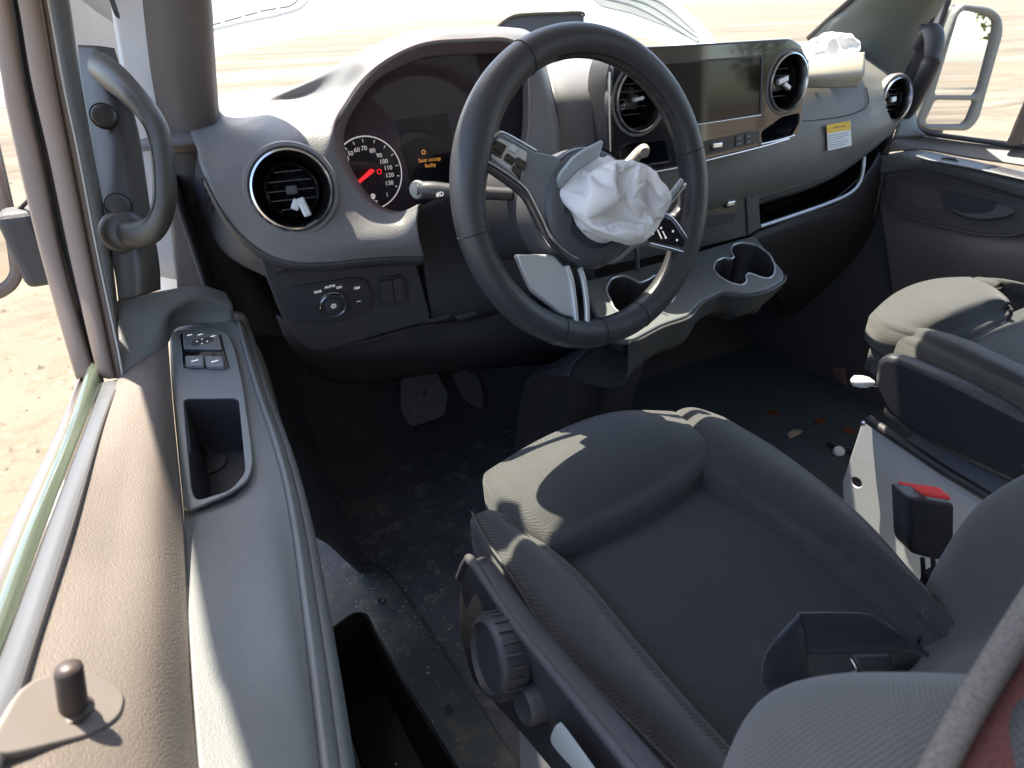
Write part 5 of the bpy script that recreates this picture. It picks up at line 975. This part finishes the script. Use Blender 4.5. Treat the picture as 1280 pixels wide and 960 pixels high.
q = FZ.pw(993, 542, .009); c = grid('paper_scrap', [[q + V(-.03, -.01, 0), q + V(0, -.012, .004), q + V(.03, -.004, .002)], [q + V(-.022, .008, .002), q + V(0, .01, .006), q + V(.02, .012, .001)]], mat('scrap_paper', (.35, .3, .24), .8), None, nu=8, nv=6, thick=.0006); tag(c, 'thin beige scrap of paper lying on the passenger mat', 'paper')
# pinkish plate at the passenger kick panel foot
q = [P(1035, 463, z=.03), P(1056, 460, z=.08), P(1060, 482, z=.03), P(1050, 478, z=.01)]
c = obj('bracket_plate', [*q, *[p + V(0, .008, 0) for p in q]], [(0, 1, 2, 3), (4, 7, 6, 5), (0, 4, 5, 1), (1, 5, 6, 2), (2, 6, 7, 3), (3, 7, 4, 0)], mat('bracket_tan', (.3, .19, .14), .6), None, smooth=False, bevel=.001); tag(c, 'small tan bracket at the foot of the passenger kick panel', 'bracket')

# ------------------------------------------------------------------ raised bonnet outside
bn = thing('bonnet', (.2, 1.7, .7), 'raised white bonnet outside the windscreen with dark slotted openings', 'bonnet')
HF = Fr(P(560, 16, y=1.95), (1, 0, 0), (0, .86, .51))
lo_ = [HF.px(u, v) for u, v in ((-40, 130), (150, 88), (255, 62), (330, 45), (420, 27), (500, 18), (580, 14.5), (660, 16), (740, 22), (800, 35), (850, 50), (885, 62))]
hi_ = HF.poly([(905, 62), (880, 30), (850, 5), (820, -12)]) + [(.9, 1.0), (-.9, 1.0)]
plate('bonnet_skin', HF, [[tuple(q) for q in cr(lo_, 60)] + hi_], 0, .03, M_wht, bn, bev=.01)
M_slot = mat('slot_grey', (.12, .13, .125), .6, var=.3)
s1_ = plate('slot', HF, [rpoly(HF.poly([(180, 55), (255, 34), (330, 13), (362, 8), (372, 1), (380, -14), (330, -12), (255, 12), (180, 30)], .002), .01)], .003, .004, M_slot, bn)
for u, v in ((277, 24), (303, 17), (322, 10), (346, 5)):
    tube('slot_bar', [HF.pw(u - 2, v - 10, .005), HF.pw(u + 2, v + 6, .005)], .004, M_wht, bn, n=6)
s2_ = plate('slot', HF, [rpoly(HF.poly([(736, -4), (752, 8), (790, 17), (830, 32), (876, 54), (862, 30), (838, 8), (815, -8)], .002), .01)], .003, .004, M_slot, bn)
for k in range(3): tube('slot_bar', [HF.pw(752 + 22 * k, -4 - 2 * k, .005), HF.pw(800 + 16 * k, 10 - 2 * k, .005), HF.pw(872 + 1 * k, 51 - 4 * k, .005)], .006, mat('slot_bar_grey', (.3, .32, .31), .5), bn, n=6, m=14)
tube('bonnet_crease', [HF.pw(u, v, .002) for u, v in ((180, 64), (255, 40), (300, 28), (340, 20), (372, 11), (384, 0))], .004, mat('crease_grey', (.35, .35, .34), .5), bn, n=6, m=24)
tube('stay', [HF.pw(690, 18, -.03), V(.33, 1.62, .78), V(.33, 1.5, .6)], .012, M_blk, bn, n=8, m=10)
cw = grid('scuttle', [[V(-.5, 1.12, .79), V(.4, 1.15, .79), V(1.3, 1.12, .79)], [V(-.55, 1.4, .79), V(.4, 1.5, .79), V(1.35, 1.4, .79)], [V(-.55, 1.75, .68), V(.4, 1.85, .70), V(1.35, 1.75, .68)], [V(-.55, 2.0, .4), V(.4, 2.1, .4), V(1.35, 2.0, .4)], [V(-.55, 2.05, -.2), V(.4, 2.15, -.2), V(1.35, 2.05, -.2)]], M_wht, None, nu=30, nv=20, thick=.01)
tag(cw, 'white front body and scuttle panel below the windscreen', 'van body')

# ------------------------------------------------------------------ trees far behind the van on the passenger side (they show in the glossy panel)
M_leaf = mat('tree_leaves', (.05, .065, .022), .8, var=.8); M_bark = mat('tree_bark', (.09, .07, .05), .9, var=.4)
TL = ['broad dark green tree behind the van reflected in the display', 'tall narrow green tree behind the van reflected in the display', 'low bushy green tree behind the van reflected in the display', 'wide green tree with open crown behind the van', 'round green tree at the far end of the row behind the van', 'small leaning green tree beside the far road']
for i, (x, y, h_, w_) in enumerate(((24, -30, 6.5, 4.2), (31, -26, 8, 3.0), (36, -19, 5.0, 4.5), (19, -36, 7.0, 4.8), (40, -12, 6.2, 4.0), (43, -4, 5.4, 3.2))):
    tr = thing('tree', (x, y, -.62), TL[i], 'tree', 'trees behind the van'); rg = random.Random(i)
    tube('trunk', [V(x, y, -.7), V(x + .1, y, .6), V(x - .1, y + .1, h_ * .55), V(x, y, h_ * .85)], [.28, .22, .14, .05], M_bark, tr, n=8, m=10)
    vs_, fs = [], []
    for k in range(1500):
        a = rg.uniform(0, 6.28); zz_ = rg.uniform(-1, 1); rr = (1 - zz_ * zz_) ** .5 * rg.uniform(.35, 1) ** .5 * (1 + .35 * math.sin(3 * a + i) + .2 * math.sin(7 * a + 5 * zz_))
        c = V(x + rr * w_ * .5 * math.cos(a), y + rr * w_ * .5 * math.sin(a), h_ * .58 + zz_ * h_ * .4); e = nrm(V(rg.gauss(0, 1), rg.gauss(0, 1), rg.gauss(0, 1))); f = nrm(np.cross(e, V(rg.gauss(0, 1), rg.gauss(0, 1), rg.gauss(0, 1)))); q = rg.uniform(.1, .24); b = len(vs_)
        vs_ += [c - e * q, c + f * q * .6, c + e * q, c - f * q * .6]; fs.append((b, b + 1, b + 2, b + 3))
    obj('crown', vs_, fs, M_leaf, tr, smooth=False)

# grit and crumbs on the rubber floor
vs_, fs = [], []; rg = random.Random(9)
for k in range(900):
    if rg.random() < .35: continue
    if k < 520: u, v = rg.gauss(480, 70), rg.gauss(700, 60)
    elif k < 700: u, v = rg.uniform(395, 600), rg.uniform(700, 930)
    else: u, v = rg.gauss(1000, 45), rg.gauss(545, 28)
    p = FZ.pw(u, v, .008 if k > 519 else .001)
    if k < 700 and inpoly(p[0], p[1], h0) or p[0] < -.4: continue
    if k < 520 and inpoly(p[0], p[1], so_): p = p + V(0, 0, .008)
    r_ = rg.uniform(.0005, .0018) * (1.6 if rg.random() < .06 else 1); b = len(vs_)
    for t in range(4): vs_.append(p + V(r_ * math.cos(t * 1.57 + k) * rg.uniform(.6, 1.3), r_ * math.sin(t * 1.57 + k), 0))
    vs_.append(p + V(0, 0, r_ * .8)); fs += [(b + t, b + (t + 1) % 4, b + 4) for t in range(4)]
gt = struct(obj('grit', vs_, fs, mat('floor_grit', (.4, .38, .33), .9, var=.5), None, smooth=False), 'stuff')
gt['label'] = 'pale grit and dust crumbs scattered over the rubber floor'; gt['category'] = 'grit'
